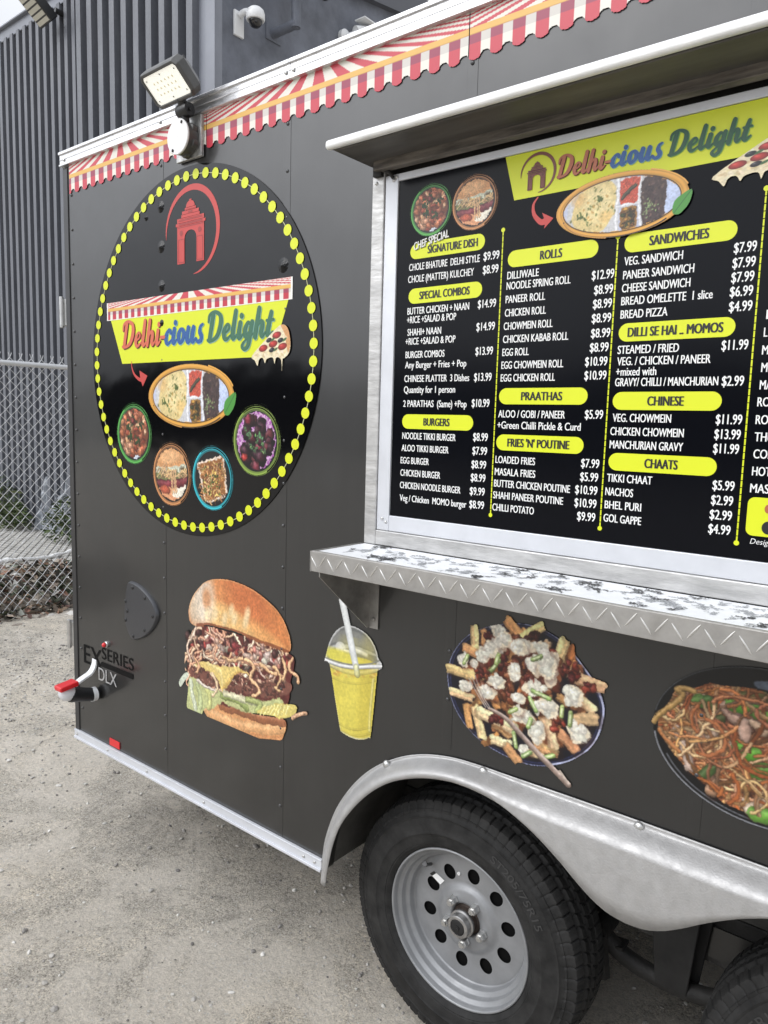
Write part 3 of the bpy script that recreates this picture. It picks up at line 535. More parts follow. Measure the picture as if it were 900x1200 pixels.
# ------------------------------------------------------------------ unseen trees behind the camera, added for the paint to mirror
rg = random.Random(12); mb = MB(); hz_ = [(x, 3.4 + 1.3 * mn.noise((x * .12, 4, 0)) + 1.0 * mn.noise((x * .5, 1, 0))) for x in np.linspace(-60, 20, 120)]; mb.prism([(-60, -.2)] + hz_ + [(20, -.2)], -29, -27.5)
for i in range(2600):
    x = rg.uniform(-45, 14); hgt = 4.0 + 1.5 * mn.noise((x * .12, 4, 0)) + 1.2 * mn.noise((x * .5, 1, 0)); z = hgt * rg.random() ** .7; s = rg.uniform(.4, 1.0); R = Matrix.Rotation(rg.uniform(0, 6), 3, 'Z') @ Matrix.Rotation(rg.uniform(0, 6), 3, 'X'); c = Vector((x, -27 + rg.uniform(-1.5, 1.5), max(.2, z)))
    mb.add([R @ Vector(q) * s + c for q in ((-1, -.5, 0), (.2, -.8, .2), (1, .3, 0), (0, .9, .1))], [(0, 1, 2, 3)])
tag(mb.build('far_treeline', mat('dark_foliage', (.03, .04, .022), .9, var=.5, vs=1.), fix=False), 'unseen dark line of trees across the yard, added to be mirrored in the glossy paint', 'trees', kind='stuff')
# ------------------------------------------------------------------ the trailer
tr = thing('food_trailer', (2.27, 1.2, 0), 'charcoal food trailer with a round black logo, serving counter, food prints and silver twin-wheel fender', 'food trailer')
LX, TOP, BOT, DEP = 5.6, 2.6, .362, 2.5
OUT = [(1.368, .352), (1.374, .40), (1.387, .468), (1.425, .565), (1.486, .657), (1.557, .729), (1.636, .781), (1.712, .814), (1.794, .833), (1.873, .839), (1.966, .840), (2.108, .842), (2.27, .843)]
INN = [(1.430, .352), (1.436, .402), (1.459, .498), (1.495, .576), (1.565, .665), (1.643, .731), (1.729, .773), (1.81, .795), (1.878, .800), (1.952, .793), (2.010, .774), (2.064, .748), (2.118, .714), (2.160, .683), (2.198, .659), (2.234, .645), (2.27, .641)]
CX = 2.27
def mirror(P): return P + [(2 * CX - x, z) for x, z in P[-2::-1]]
def resample(P, n):
    Q = np.array(cr_pts(P, 6)); s = np.r_[0, np.cumsum(np.hypot(*np.diff(Q, axis=0).T))]; t = np.linspace(0, s[-1], n); return np.c_[np.interp(t, s, Q[:, 0]), np.interp(t, s, Q[:, 1])]
half_o = OUT; half_i = INN
# pair the two edges by fractions of their own length, in two halves
O_ = resample(half_o, 70); I_ = resample(half_i, 70)
O_ = np.r_[O_, [(2 * CX - x, z) for x, z in O_[-2::-1]]]; I_ = np.r_[I_, [(2 * CX - x, z) for x, z in I_[-2::-1]]]
notch = [tuple(q) for q in O_ * .72 + I_ * .28]; notch[0] = (notch[0][0], BOT); notch[-1] = (notch[-1][0], BOT)
outline = [(0, BOT)] + notch + [(LX, BOT), (LX, TOP), (0, TOP)]
mb = MB(); mb.prism(outline, 0, .03); mb.build('side_panel', PAINT, tr)
mb = MB(); mb.box(0, .03, .03, DEP, BOT, TOP); mb.box(LX - .03, LX, .03, DEP, BOT, TOP); mb.box(.03, LX - .03, DEP - .03, DEP, BOT, TOP); mb.box(.03, LX - .03, .03, DEP - .03, TOP - .04, TOP - .004); mb.box(.03, LX - .03, .33, DEP - .03, BOT + .02, BOT + .1); mb.build('body_shell', PAINT, tr)
mb = MB(); k = 0
NP = [(x, z) for x, z in notch]
for i in range(len(NP) - 1):
    (xa, za), (xb, zb) = NP[i], NP[i + 1]; mb.add([(xa, .031, za + .004), (xb, .031, zb + .004), (xb, .34, zb + .004), (xa, .34, za + .004)], [(0, 1, 2, 3)])
mb.add([(NP[0][0], .34, BOT), (NP[-1][0], .34, BOT), (NP[-1][0], .34, .9), (NP[0][0], .34, .9)], [(0, 1, 2, 3)])
mb.build('wheel_well', mat('wheel_well_metal', (.075, .072, .066), .8, .2, var=.4, vs=9), tr)
# joints between panels, corner trim, rails
mb = MB()
for x in (.605, 1.19, 1.783, 2.372, 2.96, 3.55, 4.14, 4.73): mb.box(x - .016, x + .012, -.0008, .001, BOT + .02 if not 1.4 < x < 3.1 else .85, 2.55)
mb.build('panel_joint', PAINT, tr, bevel=.0004)
mb = MB(); mb.box(-.006, .024, -.004, .035, BOT, 2.55); mb.box(-.006, .002, .035, .09, BOT, 2.55); mb.build('corner_trim', mat('black_trim', (.03, .03, .031), .35, var=.2, vs=6), tr, bevel=.002)
mb = MB()
for xa, xb in ((-.012, 1.207), (1.2085, 3.9), (3.9015, LX + .01)):
    mb.box(xa, xb, -.012, .05, 2.562, 2.598); mb.box(xa, xb, -.018, .05, 2.596, 2.606); mb.box(xa, xb, -.016, .05, 2.556, 2.563); mb.box(xa, xb, -.0135, -.01, 2.577, 2.5795)
mb.build('roof_rail', ALU, tr, bevel=.0015)
mb = MB(); mb.box(-.006, 1.372, -.008, .01, BOT - .004, BOT + .022); mb.box(-.006, 1.372, -.013, .01, BOT - .013, BOT - .004); mb.box(-.006, 1.372, -.0105, 0, BOT + .0195, BOT + .0245); mb.build('bottom_rail', ALU_W, tr, bevel=.0015)
mb = MB(); mb.box(3.17, LX, -.008, .01, BOT - .012, BOT + .024); mb.build('bottom_rail', ALU_W, tr, bevel=.0015)
mb = MB(); mb.box(-.02, LX, .02, DEP, 2.604, 2.612); mb.build('roof_skin', WHITE, tr)
# rivets (one shape, copied)
def rivet_proto(r, h, m, name):
    mb = MB(); mb.lathe([(r, 0), (r * .96, -h * .45), (r * .6, -h * .85), (.0004, -h)], (0, 0, 0), 'Y', 12); return mb.build(name, m, None, smooth='all')
rv = rivet_proto(.0052, .004, mat('rivet_paint', (.03, .03, .031), .3, spec=.9), 'rivet'); first = True
def put_rivet(x, z, y=-.0003):
    global first
    if first: rv.location = (x, y, z); setpar(rv, tr); first = False
    else: dup(rv, (x, y, z), tr)
def free(x, z):
    if 1.50 < x < 4 and 1.1 < z < 2.34: return False
    return True
for x in (.046, .605, 1.19, 1.78, 2.37):
    for k in range(18):
        z = .485 + k * .1228
        if z > 2.46 or not free(x, z) or (x > 1.4 and z < .86): continue
        put_rivet(x, z)
sr = rivet_proto(.0055, .004, ZINC, 'screw'); sfirst = True
def put_screw(x, z, y, s=1.):
    global sfirst
    if sfirst: sr.location = (x, y, z); setpar(sr, tr); sfirst = False; sr.scale = (s, s, s)
    else: dup(sr, (x, y, z), tr, (s, s, s))
for x in (.022, .62, 1.193, 1.222, 1.8): put_screw(x, 2.575, -.0133)
for x in (.016, .24, .5, .83, 1.3, 1.345): put_screw(x, BOT + .008, -.0083)
# ------------------------------------------------------------------ fender
def fy(d): 
    t = min(1, max(0, (d - .010) / .042)); return -.005 - .047 * math.sin(t * math.pi / 2) ** 1.15
mb = MB(); M_ = 14
for j in range(len(O_)):
    o, i_ = Vector(O_[j]), Vector(I_[j]); w = (i_ - o).length
    ds = [0, .004, .009, .013, .018, .024, .030, .036, .042, .048, .052]; ds = [min(d, w) for d in ds] + [w * .75 + .013 if w > .07 else w, w]
    for q, d in enumerate(ds):
        t = d / w if w else 0; p = o.lerp(i_, t); mb.v.append((p.x, fy(d), p.y))
m_ = 13; nO = len(O_)
mb.f = [(j * m_ + q, (j + 1) * m_ + q, (j + 1) * m_ + q + 1, j * m_ + q + 1) for j in range(nO - 1) for q in range(m_ - 1)]
fe = mb.build('fender', GALV, tr, smooth='all'); sd = fe.modifiers.new('solid', 'SOLIDIFY'); sd.thickness = .0028; sd.offset = 0
bp = rivet_proto(.0115, .009, ZINC, 'fender_bolt')
for k, (x, z) in enumerate(((1.605, .755), (1.894, .829), (2.268, .832), (2.65, .829))):
    if k == 0: bp.location = (x, -.012, z); setpar(bp, tr)
    else: dup(bp, (x, -.007, z), tr)
# ------------------------------------------------------------------ wheels
R0 = .345
def wheel(cx, cz):
    w = bpy.data.objects.new('wheel', None); COL.objects.link(w); w.location = (cx, 0, cz); setpar(w, tr); return w
def build_wheel():
    """hub plane in local coordinates, outer face towards -Y"""
    mb = MB(); NA = 72 * 8; wd = .205; yo = .032
    side_p = [(.2105, .052), (.215, .044), (.222, .040), (.2235, .0385), (.226, .0385), (.2275, .0365), (.245, .0335), (.252, .0325), (.2535, .0312), (.2565, .0312), (.258, .032), (.275, .0335), (.292, .037), (.2935, .0362), (.297, .0362), (.2985, .0385), (.308, .0425), (.3085, .0415), (.314, .0425), (.3145, .0445), (.3225, .049)]
    tread_y = [.0515, .055, .059, .065, .071, .0745, .0775, .0805, .0835, .092, .1, .106, .1095, .113, .1165, .12, .123, .127, .134, .142, .1465, .1495, .1525, .155, .166, .176, .186]
    rows = [(r, y, 0) for r, y in side_p]
    for y in tread_y:
        q = abs((y - yo - wd / 2) / (wd / 2)); r = R0 - .020 * max(0, q - .35) ** 2 / .42 - (.008 if q > .8 else 0) * (q - .8) / .2
        gr = any(a < y < b for a, b in ((.0745, .0836), (.106, .1131), (.1165, .1231), (.1465, .1526))); rows.append((r, y, 2 if gr else 1))
    rows += [(r, wd + 2 * yo - y, 0) for r, y in side_p[::-1]]
    n = NA
    for ri, (r, y, kd) in enumerate(rows):
        for j in range(n):
            a = 2 * math.pi * j / n; rr = r
            if kd == 2: rr = r - .0085
            elif kd == 1:
                ph = (j + (int((y - .05) * 90) if y > .0836 and y < .1465 else 0) + (3 if y > .12 else 0)) % 8
                if ph == 0: rr = r - .0056
                if (y < .075 or y > .15) and ph == 4: rr = r - .0012
            elif ri >= 16 and ri <= 20 and j % 8 == 0: rr = r; y_ = y + .0022
            yy = y
            if kd == 0 and 16 <= ri <= 20 and j % 8 == 0: yy = y + .0025
            mb.v.append((rr * math.cos(a), yy, rr * math.sin(a)))
    m = len(rows); mb.f = [(i * n + j, i * n + (j + 1) % n, (i + 1) * n + (j + 1) % n, (i + 1) * n + j) for i in range(m - 1) for j in range(n)]
    parts = []
    ty = mb.build('tyre', RUBBER, None, smooth=True, fix=False); parts.append((ty, None))
    mb = MB()
    for s, a0 in (('ST205/75R15', 47),):
        v, f = glyphs(s, .01); v = v.copy(); wv = v[:, 0].max(); ang = math.radians(a0); rad = .268; sz = .026 / .73
        P = []
        for x, y, _ in v: th = ang + (wv / 2 - x) * sz / rad; rr = rad + y * sz * .8 - .008; P.append((rr * math.cos(th), .0318, rr * math.sin(th)))
        mb = MB(); mb.add(P, f); parts.append((mb.build('lettering', bpy.data.materials.get('worn_rubber_lettering') or mat('worn_rubber_lettering', (.034, .0335, .033), .7), None, fix=False), ty))
    # rim: flange, stepped barrel, pierced disc, hat
    mb = MB(); prof = [(.2098, .056), (.2112, .050), (.2095, .0465), (.206, .0465), (.2035, .050), (.2025, .060), (.2005, .064), (.1925, .0655), (.1905, .070), (.1895, .080), (.1865, .084), (.1795, .0855), (.1775, .090), (.1765, .102), (.1735, .1085), (.1700, .1072)]
    mb.lathe(prof, (0, 0, 0), 'Y', 96); rim = mb.build('rim', RIMM, None, smooth='all'); parts.append((rim, None))
    cu = bpy.data.curves.new('disc', 'CURVE'); cu.dimensions = '2D'; cu.fill_mode = 'BOTH'
    def loop(P): s = cu.splines.new('POLY'); s.points.add(len(P) - 1); s.use_cyclic_u = True; [setattr(q, 'co', (x, z, 0, 1)) for q, (x, z) in zip(s.points, P)]
    circ = lambda r, n_: [(r * math.cos(2 * math.pi * i / n_), r * math.sin(2 * math.pi * i / n_)) for i in range(n_)]
    loop(circ(.1705, 96)); loop(circ(.098, 72))
    for k in range(10):
        a = math.radians(12 + 36 * k); c = (.1235 * math.cos(a), .1235 * math.sin(a)); loop([(c[0] + .0205 * math.cos(t) * math.cos(a) - .0185 * math.sin(t) * math.sin(a), c[1] + .0205 * math.cos(t) * math.sin(a) + .0185 * math.sin(t) * math.cos(a)) for t in np.linspace(0, 2 * math.pi, 24, endpoint=False)])
    ob = bpy.data.objects.new('disc', cu); COL.objects.link(ob); dg = bpy.context.evaluated_depsgraph_get(); dg.update(); me = bpy.data.meshes.new_from_object(ob.evaluated_get(dg)); bpy.data.objects.remove(ob); bpy.data.curves.remove(cu)
    for v in me.vertices: v.co = (v.co.x, .107, v.co.y)
    me.materials.clear(); d = link('disc', me, RIMM); parts.append((d, rim))
    mb = MB(); mb.lathe([(.098, .107), (.094, .1065), (.088, .103), (.082, .0985), (.076, .096), (.06, .0955), (.05, .0955), (.044, .097), (.042, .103), (.0415, .13)], (0, 0, 0), 'Y', 72); parts.append((mb.build('hat', RIMM, None, smooth='all'), rim))
    mb = MB(); mb.lathe([(.041, .14), (.0405, .105), (.037, .103), (.0335, .101), (.0328, .084)], (0, 0, 0), 'Y', 40); hub = mb.build('hub', RUST, None, smooth=True); parts.append((hub, None))
    mb = MB(); mb.lathe([(.0328, .088), (.0355, .084), (.0355, .077), (.031, .075), (.030, .058), (.0275, .0565), (.0215, .0565), (.0215, .0595), (.001, .0595)], (0, 0, 0), 'Y', 36); parts.append((mb.build('dust_cap', mat('greased_steel', (.36, .355, .35), .3, .8, var=.3, vs=60), None, smooth=True), hub))
    mb = MB(); mb.lathe([(.0215, .0593), (.018, .0562), (.007, .0555), (.0065, .0525), (.001, .0525)], (0, 0, 0), 'Y', 24); parts.append((mb.build('cap_plug', RUBBER, None, smooth=True), hub))
    nut = MB(); nut.lathe([(.0132, .096), (.014, .0925), (.0122, .0895), (.0122, .079), (.0105, .076), (.0075, .076), (.0075, .070), (.0005, .0695)], (0, 0, 0), 'Y', 6); 
    n0 = nut.build('lug_nut', ZINC, None, loc=(.057 * math.cos(math.radians(130)), 0, .057 * math.sin(math.radians(130)))); parts.append((n0, None))
    for k in range(1, 5): a = math.radians(130 + 72 * k); parts.append((dup(n0, (.057 * math.cos(a), 0, .057 * math.sin(a))), None))
    mb = MB(); mb.lathe([(.001, .115), (.165, .115), (.165, .2)], (0, 0, 0), 'Y', 40); parts.append((mb.build('brake_drum', mat('drum_black', (.004, .004, .004), .9, spec=.1), None), None))
    mb = MB(); mb.tube([(-.119, .100, .108), (-.113, .078, .119), (-.108, .060, .130)], .0048, 8); mb.tube([(-.108, .060, .130), (-.106, .050, .137)], .0068, 8); parts.append((mb.build('valve_stem', BLACK, None, smooth=True), None))
    mb = MB(); SK = [(-.1245, .0755), (-.111, .0885), (-.076, .075), (-.0895, .058)]; mb.add([(x, .1045, z) for x, z in SK], [(0, 1, 2, 3)]); st = mb.build('rim_sticker', WPRINT, None); parts.append((st, None))
    mb = MB(); lp = lambda p, q, t: (p[0] + (q[0] - p[0]) * t, p[1] + (q[1] - p[1]) * t); mb.add([(x, .1043, z) for x, z in (SK[0], SK[1], lp(SK[1], SK[2], .22), lp(SK[0], SK[3], .22))], [(0, 1, 2, 3)]); parts.append((mb.build('sticker_print', BPRINT, None), st))
    mb = MB(); mb.lathe([(.001, .1035), (.0045, .1035), (.0045, .107)], (-.032, 0, .114), 'Y', 12); parts.append((mb.build('balance_mark', WPRINT, None), None))
    return parts
wp = build_wheel()
def mount(parts, cx, cz, copy):
    w = wheel(cx, cz)
    for o, par in parts: (dup(o) if copy else o).parent = w
for c, x in ((True, 2.735), (False, 1.80)): mount(wp, x, .345, c)
for o in tr.children:
    if o.name.startswith('wheel') and o.type == 'EMPTY' and o.location.x > 2.5: o.rotation_euler = (0, math.radians(-108), 0)
mb = MB()
# ------------------------------------------------------------------ running gear in the dark between the wheels
for x in (1.80, 2.735): mb.tube([(x, .15, .345), (x, 2.3, .345)], .035, 14)
mb.build('axle', DARK, tr, smooth=True)
mb = MB(); mb.box(.05, LX - .05, .335, .39, .40, .50); mb.box(.6, .66, .39, 2.2, .38, .46); mb.box(3.4, 3.46, .39, 2.2, .38, .46); mb.build('frame_rail', DARK, tr, bevel=.004)
for x in (1.80, 2.735):
    s = -1 if x < 2 else 1; mb = MB()
    for q in range(3):
        L_ = .36 - .09 * q; P = [(x + u * L_, .29 + .0, .30 - .012 * q + .035 * u * u * (L_ / .36) ** 2) for u in np.linspace(-1, 1, 13)]
        for (xa, ya, za), (xb, yb, zb) in zip(P[:-1], P[1:]): mb.add([(xa, ya - .022, za), (xb, yb - .022, zb), (xb, yb + .022, zb), (xa, ya + .022, za), (xa, ya - .022, za + .009), (xb, yb - .022, zb + .009), (xb, yb + .022, zb + .009), (xa, ya + .022, za + .009)], [(0, 1, 2, 3), (7, 6, 5, 4), (0, 4, 5, 1), (3, 2, 6, 7), (0, 3, 7, 4), (1, 5, 6, 2)])
    mb.build('leaf_spring', DARK, tr, fix=False)
mb = MB(); mb.prism([(2.22, .52), (2.34, .52), (2.32, .30), (2.245, .30)], .262, .27); mb.prism([(2.20, .52), (2.36, .52), (2.33, .28), (2.24, .28)], .312, .32); mb.build('spring_hanger', mat('dusty_steel', (.016, .0155, .015), .7, .2, var=.4, vs=20), tr, bevel=.003)
mb = MB(); mb.tube(cr_pts([(2.09, .285, .36), (2.16, .285, .315), (2.27, .285, .30), (2.38, .285, .315), (2.45, .285, .36)], 5), .022, 10); mb.tube([(2.10, .245, .37), (2.10, .33, .37)], .026, 12); mb.tube([(2.105, .25, .37), (2.12, .25, .26)], .02, 8); mb.tube([(2.44, .245, .37), (2.44, .33, .37)], .026, 12); mb.build('equaliser', DARK, tr, smooth=True)
# ------------------------------------------------------------------ serving window: frame, hood, counter
FL, FR = 1.512, 3.62; FT, FB = 2.246, 1.366
mb = MB(); mb.box(FL - .002, FL + .036, -.017, .0, 1.335, FT + .030); mb.box(FR - .036, FR, -.017, 0, 1.335, FT + .03); mb.box(FL + .036, FR - .036, -.017, 0, 1.336, FB + .008); mb.build('outer_frame', ALU_ROUGH, tr, bevel=.0025)
mb = MB(); mb.box(FL + .037, FL + .076, -.013, 0, FB + .009, FT - .0005); mb.box(FR - .076, FR - .037, -.013, 0, FB + .009, FT - .0005); mb.box(FL + .0762, FR - .0762, -.0125, 0, FB + .009, 1.4145); mb.box(FL + .0762, FR - .0762, -.0125, 0, 2.2285, FT - .0005); mb.build('inner_frame', ALU_W, tr, bevel=.0015)
for x, z, y in ((FL + .012, 2.232, -.0172), (FL + .063, 2.232, -.0132), (FL + .071, 2.238, -.0132), (FL + .055, 1.405, -.0132), (FL + .067, 1.397, -.0132)): put_screw(x, z, y, .8)
HL, HR = 1.488, 3.66
mb = MB(); mb.box(HL, HR, -.168, -.150, 2.275, 2.296); mb.build('hood_edge', mat('bright_aluminium_edge', (.80, .80, .79), .42, .2, var=.1, vs=30, stretch=(.6, 2, 2)), tr, bevel=.008, seg=4)
mb = MB(); mb.box(HL + .006, HR - .006, -.1505, -.0005, 2.279, 2.298); mb.box(HL + .03, HR - .03, -.1495, -.042, 2.274, 2.2792); mb.build('hood_panel', mat('dull_dark_metal', (.10, .094, .088), .5, .3, var=.3, vs=10, stretch=(.4, 2, 2)), tr, bevel=.002)
mb = MB(); mb.box(FL + .02, HR - .04, -.042, -.018, 2.2535, 2.2788); mb.build('hood_frame', mat('weathered_hood_frame', (.16, .143, .125), .62, .3, var=.5, vs=40, bump=.4, bs=80, bdist=.003, stretch=(.25, 1, 2)), tr, bevel=.002)
mb = MB(); mb.tube([(FL + .03, -.02, 2.262), (FL + .056, -.024, 2.250), (FL + .064, -.018, 2.236)], .0045, 8); mb.box(FL + .01, FL + .034, -.03, -.0171, 2.244, 2.276); mb.build('hood_hinge', DARK, tr, smooth=True)
SL, SR, SF = 1.502, 3.64, -.205; ST = 1.334
mb = MB(); mb.box(SL, SR, SF + .004, -.0178, ST - .03, ST - .0015); mb.build('counter_panel', TREAD, tr)
mb = MB(); mb.box(SL + .012, SR - .01, SF + .009, -.018, ST - .0014, ST + .0006); co = mb.build('counter_cover', FLORAL, tr); co['label'] = 'white counter cover printed with black flowers'
rg = random.Random(44); mk, mg = MB(), MB(); zf = [ST + .0010]
def petal(mb, x, y, a, L_, w):
    zf[0] += 2e-7; ca, sa = math.cos(a), math.sin(a); mb.add([(x + u * ca - v * sa, y + u * sa + v * ca, zf[0]) for u, v in ((0, 0), (L_ * .3, w * .42), (L_ * .65, w * .5), (L_, w * .08), (L_ * .9, -w * .2), (L_ * .6, -w * .5), (L_ * .25, -w * .36))], [tuple(range(7))])
def sprig(mb, x, y, s):
    n = rg.choice((5, 6, 7)); a0 = rg.uniform(0, 6.3)
    for k in range(n): petal(mb, x + .003 * s * math.cos(a0 + k * 6.283 / n), y + .003 * s * math.sin(a0 + k * 6.283 / n), a0 + k * 6.283 / n, .014 * s * rg.uniform(.8, 1.2), .010 * s)
    for q in range(rg.choice((1, 2, 3))):
        a = rg.uniform(0, 6.3); px, py = x, y
        for k in range(5):
            nx, ny = px + .009 * s * math.cos(a), py + .009 * s * math.sin(a); w = .0011 * s; zf[0] += 2e-7
            mb.add([(px - w * math.sin(a), py + w * math.cos(a), zf[0]), (px + w * math.sin(a), py - w * math.cos(a), zf[0]), (nx + w * math.sin(a), ny - w * math.cos(a), zf[0]), (nx - w * math.sin(a), ny + w * math.cos(a), zf[0])], [(0, 1, 2, 3)])
            if k: petal(mb, nx, ny, a + rg.choice((-1, 1)) * .9, .013 * s, .006 * s)
            px, py = nx, ny; a += rg.uniform(-.5, .5)
def on_cover(): return rg.uniform(SL + .05, SR - .05), rg.uniform(SF + .04, -.045)
for i in range(190): x, y = on_cover(); sprig(mg, x, y, rg.uniform(.35, .62))
for i in range(52):
    x, y = rg.uniform(SL + .05, SR - .05), rg.choice((SF + .045, -.11, -.05)) + rg.uniform(-.012, .012)
    for k in range(rg.choice((1, 2, 3))): sprig(mk, x + rg.gauss(0, .016), min(-.03, max(SF + .03, y + rg.gauss(0, .010))), rg.uniform(.4, .68))
mg.build('flower_print', FLOR_G, co, fix=False); mk.build('flower_print', FLOR_B, co, fix=False)
mb = MB(); mb.box(SL, SR, SF, SF + .004, ST - .049, ST + .001); mb.box(SL - .003, SL, SF, -.001, ST - .049, ST + .0008); mb.box(SL, SR, SF + .004, SF + .012, ST - .0012, ST + .0014); ed = mb.build('counter_edge', TREAD, tr, bevel=.0012)
mb = MB(); i = 0; x = SL + .012
while x < 3.3:
    s = 1 if i % 2 else -1; zc = ST - .024 + (.004 if s > 0 else -.002); L_ = .0135; P = [(x + u * L_ * .75, zc + s * u * L_) for u in (-1, -.5, .5, 1)]; wds = (.0006, .0017, .0017, .0006); V = []
    for (a, b), w in zip(P, wds): V += [(a - s * w * .7, SF - .0003, b + w * .7), (a, SF - .0026 if w > .001 else SF - .0004, b), (a + s * w * .7, SF - .0003, b - w * .7)]
    mb.add(V, [(k * 3 + e, k * 3 + e + 1, k * 3 + e + 4, k * 3 + e + 3) for k in range(3) for e in (0, 1)]); x += .0268; i += 1
mb.build('tread_bars', BAR, ed, smooth='all', fix=False)
BRX = 1.523
for k, x in enumerate((BRX, 2.55, 3.58)):
    mb = MB(); mb.prism([(0, 0), (1, 1), (2, 2)], 0, 0) if False else None
    v = [(x, SF + .008, ST - .05), (x, -.001, ST - .05), (x, -.001, ST - .225), (x, -.012, ST - .225), (x, SF + .008, ST - .062)]; v2 = [(a + .003, b, c) for a, b, c in v]; mb.add(v + v2, [(0, 1, 2, 3, 4), (9, 8, 7, 6, 5)] + [(i, (i + 1) % 5, (i + 1) % 5 + 5, i + 5) for i in range(5)])
    mb.box(x + .003, x + .032, -.0045, -.001, ST - .226, ST - .05); mb.sphere((x + .018, -.005, ST - .2), .006, 10, 5); mb.build('counter_bracket', mat('bare_steel', (.34, .33, .315), .42, .75, var=.3, vs=14, rvar=.12) if k == 0 else bpy.data.materials['bare_steel'], tr)
# ------------------------------------------------------------------ small fittings on the side
b = zm(130, 660, 10.91); P = [b(*q) for q in ((258, 228), (330, 250), (410, 305), (500, 400), (570, 505), (612, 610), (622, 690), (590, 780), (540, 860), (470, 930), (400, 965), (320, 980), (285, 955), (250, 880), (222, 790), (205, 690), (203, 600), (210, 480), (222, 360), (238, 265))]
P = [tuple(q) for q in cr_pts(P, 3, True)]; cx_ = sum(p[0] for p in P) / len(P); cz_ = sum(p[1] for p in P) / len(P)
mb = MB(); n = len(P); sh = lambda k: [(cx_ + (x - cx_) * k, cz_ + (z - cz_) * k) for x, z in P]
rings = [(1.0, 0), (.985, -.007), (.95, -.012), (.86, -.0125)]
for k, y in rings: mb.v += [(x, y, z) for x, z in sh(k)]
mb.f = [(r * n + i, r * n + (i + 1) % n, (r + 1) * n + (i + 1) % n, (r + 1) * n + i) for r in range(3) for i in range(n)] + [tuple(3 * n + i for i in range(n))]
ve = mb.build('side_vent', mat('grey_vent_plastic', (.022, .024, .03), .3, spec=.9, bump=.15, bs=180, bdist=.002), tr, smooth=True)
mb = MB()
for q in ((312, 290), (475, 430), (580, 675), (470, 860), (318, 940), (214, 470), (216, 720), (240, 600)): x, z = b(*q); mb.lathe([(.0075, -.010), (.0075, -.0135), (.004, -.015), (.0004, -.0153)], (cx_ + (x - cx_) * .95, 0, cz_ + (z - cz_) * .95), 'Y', 10)
mb.build('vent_screw', BLACK, ve)
mb = MB(); mb.box(.246, .314, -.004, -.0002, .392, .420); rf = mb.build('reflector', RED, tr, bevel=.001)
b = zm(60, 740, 8.18); x, z = b(537, 122); mb = MB(); mb.lathe([(.012, 0), (.012, -.006), (.009, -.008), (.009, -.01)], (x, 0, z), 'Y', 16); ml = mb.build('marker_light', ZINC, tr, smooth=True); mb = MB(); mb.sphere((x, -.0125, z), .0092, 14, 8); mb.build('red_lens', RED, ml, smooth='all')
# rubber-armed marker lamp near the bottom corner
mb = MB(); mb.tube(cr_pts([(.168, 0, .575), (.168, -.012, .577), (.167, -.04, .583), (.165, -.075, .592), (.163, -.105, .600), (.162, -.112, .602)], 3), .02, 16, radii=[.018, .022, .024, .025, .0255, .0255, .026, .0265, .027, .028, .029, .0295, .03, .0305, .03, .027]); ma = mb.build('marker_lamp', BLACK, tr, smooth=True); ma['label'] = 'black rubber arm with a red and white lamp at its end'
mb = MB(); mb.lathe([(.0255, -.014), (.0272, -.014), (.0272, -.032), (.0255, -.032)], (.168, 0, .579), 'Y', 20); mb.build('collar', WHITE, ma, smooth=True)
R_ = Matrix.Rotation(-.35, 3, 'X') ; mb = MB(); mb.sphere((.164, -.122, .609), .031, 18, 10, (.95, 1.2, .95), R_); mb.build('white_lens', mat('clear_white_lens', (.72, .73, .76), .12, coat=.5), ma, smooth='all')
mb = MB(); mb.box(-.025, .025, -.044, .03, -.010, .010, Matrix.Translation((.174, -.124, .644)) @ Matrix.Rotation(.14, 4, 'X')); mb.build('red_lens', RED, ma, bevel=.006, seg=3)
SP = cr_pts([(.160, -.112, .574), (.156, -.110, .604), (.153, -.090, .632), (.150, -.058, .648), (.148, -.024, .662), (.146, -.007, .685), (.146, -.003, .710)], 5); mb = MB(); k0 = 0
for q in SP: mb.v += [(q[0] - .016, q[1], q[2]), (q[0] + .016, q[1] - .002, q[2]), (q[0] + .016, q[1] + .004, q[2] - .006), (q[0] - .016, q[1] + .006, q[2] - .006)]
mb.f = [(i * 4 + e, i * 4 + (e + 1) % 4, i * 4 + 4 + (e + 1) % 4, i * 4 + 4 + e) for i in range(len(SP) - 1) for e in range(4)] + [(0, 1, 2, 3), tuple(len(SP) * 4 - 4 + e for e in (3, 2, 1, 0))]; mb.build('strap', WHITE, ma, bevel=.001)
# EX SERIES DLX badge lettering
BADGE = mat('dark_badge', (.004, .004, .004), .6, spec=.15); SILV = mat('silver_badge', (.5, .5, .5), .35, .4)
mb = MB(); x0, zb = .066, .676; put_text(mb, 'EX', .066, .196, .678, .074, -.0015, .04, slope=.0); put_text(mb, 'SERIES', .198, .412, .722, .046, -.0016, .0); mb.flat([(.176, .690), (.409, .690), (.411, .710), (.198, .710)], -.0014)
bd = mb.build('badge_lettering', BADGE, tr, fix=False); mb = MB(); put_text(mb, 'DLX', .172, .300, .633, .05, -.0016, .03); mb.build('silver_lettering', SILV, bd, fix=False)
mb = MB()
for z in (2.035, .772):
    mb = MB(); mb.box(-.055, -.008, .004, .05, z - .05, z + .05); mb.tube([(-.044, .0, z - .058), (-.044, .0, z + .058)], .009, 10); mb.build('door_hinge', ZINC, tr, bevel=.002)
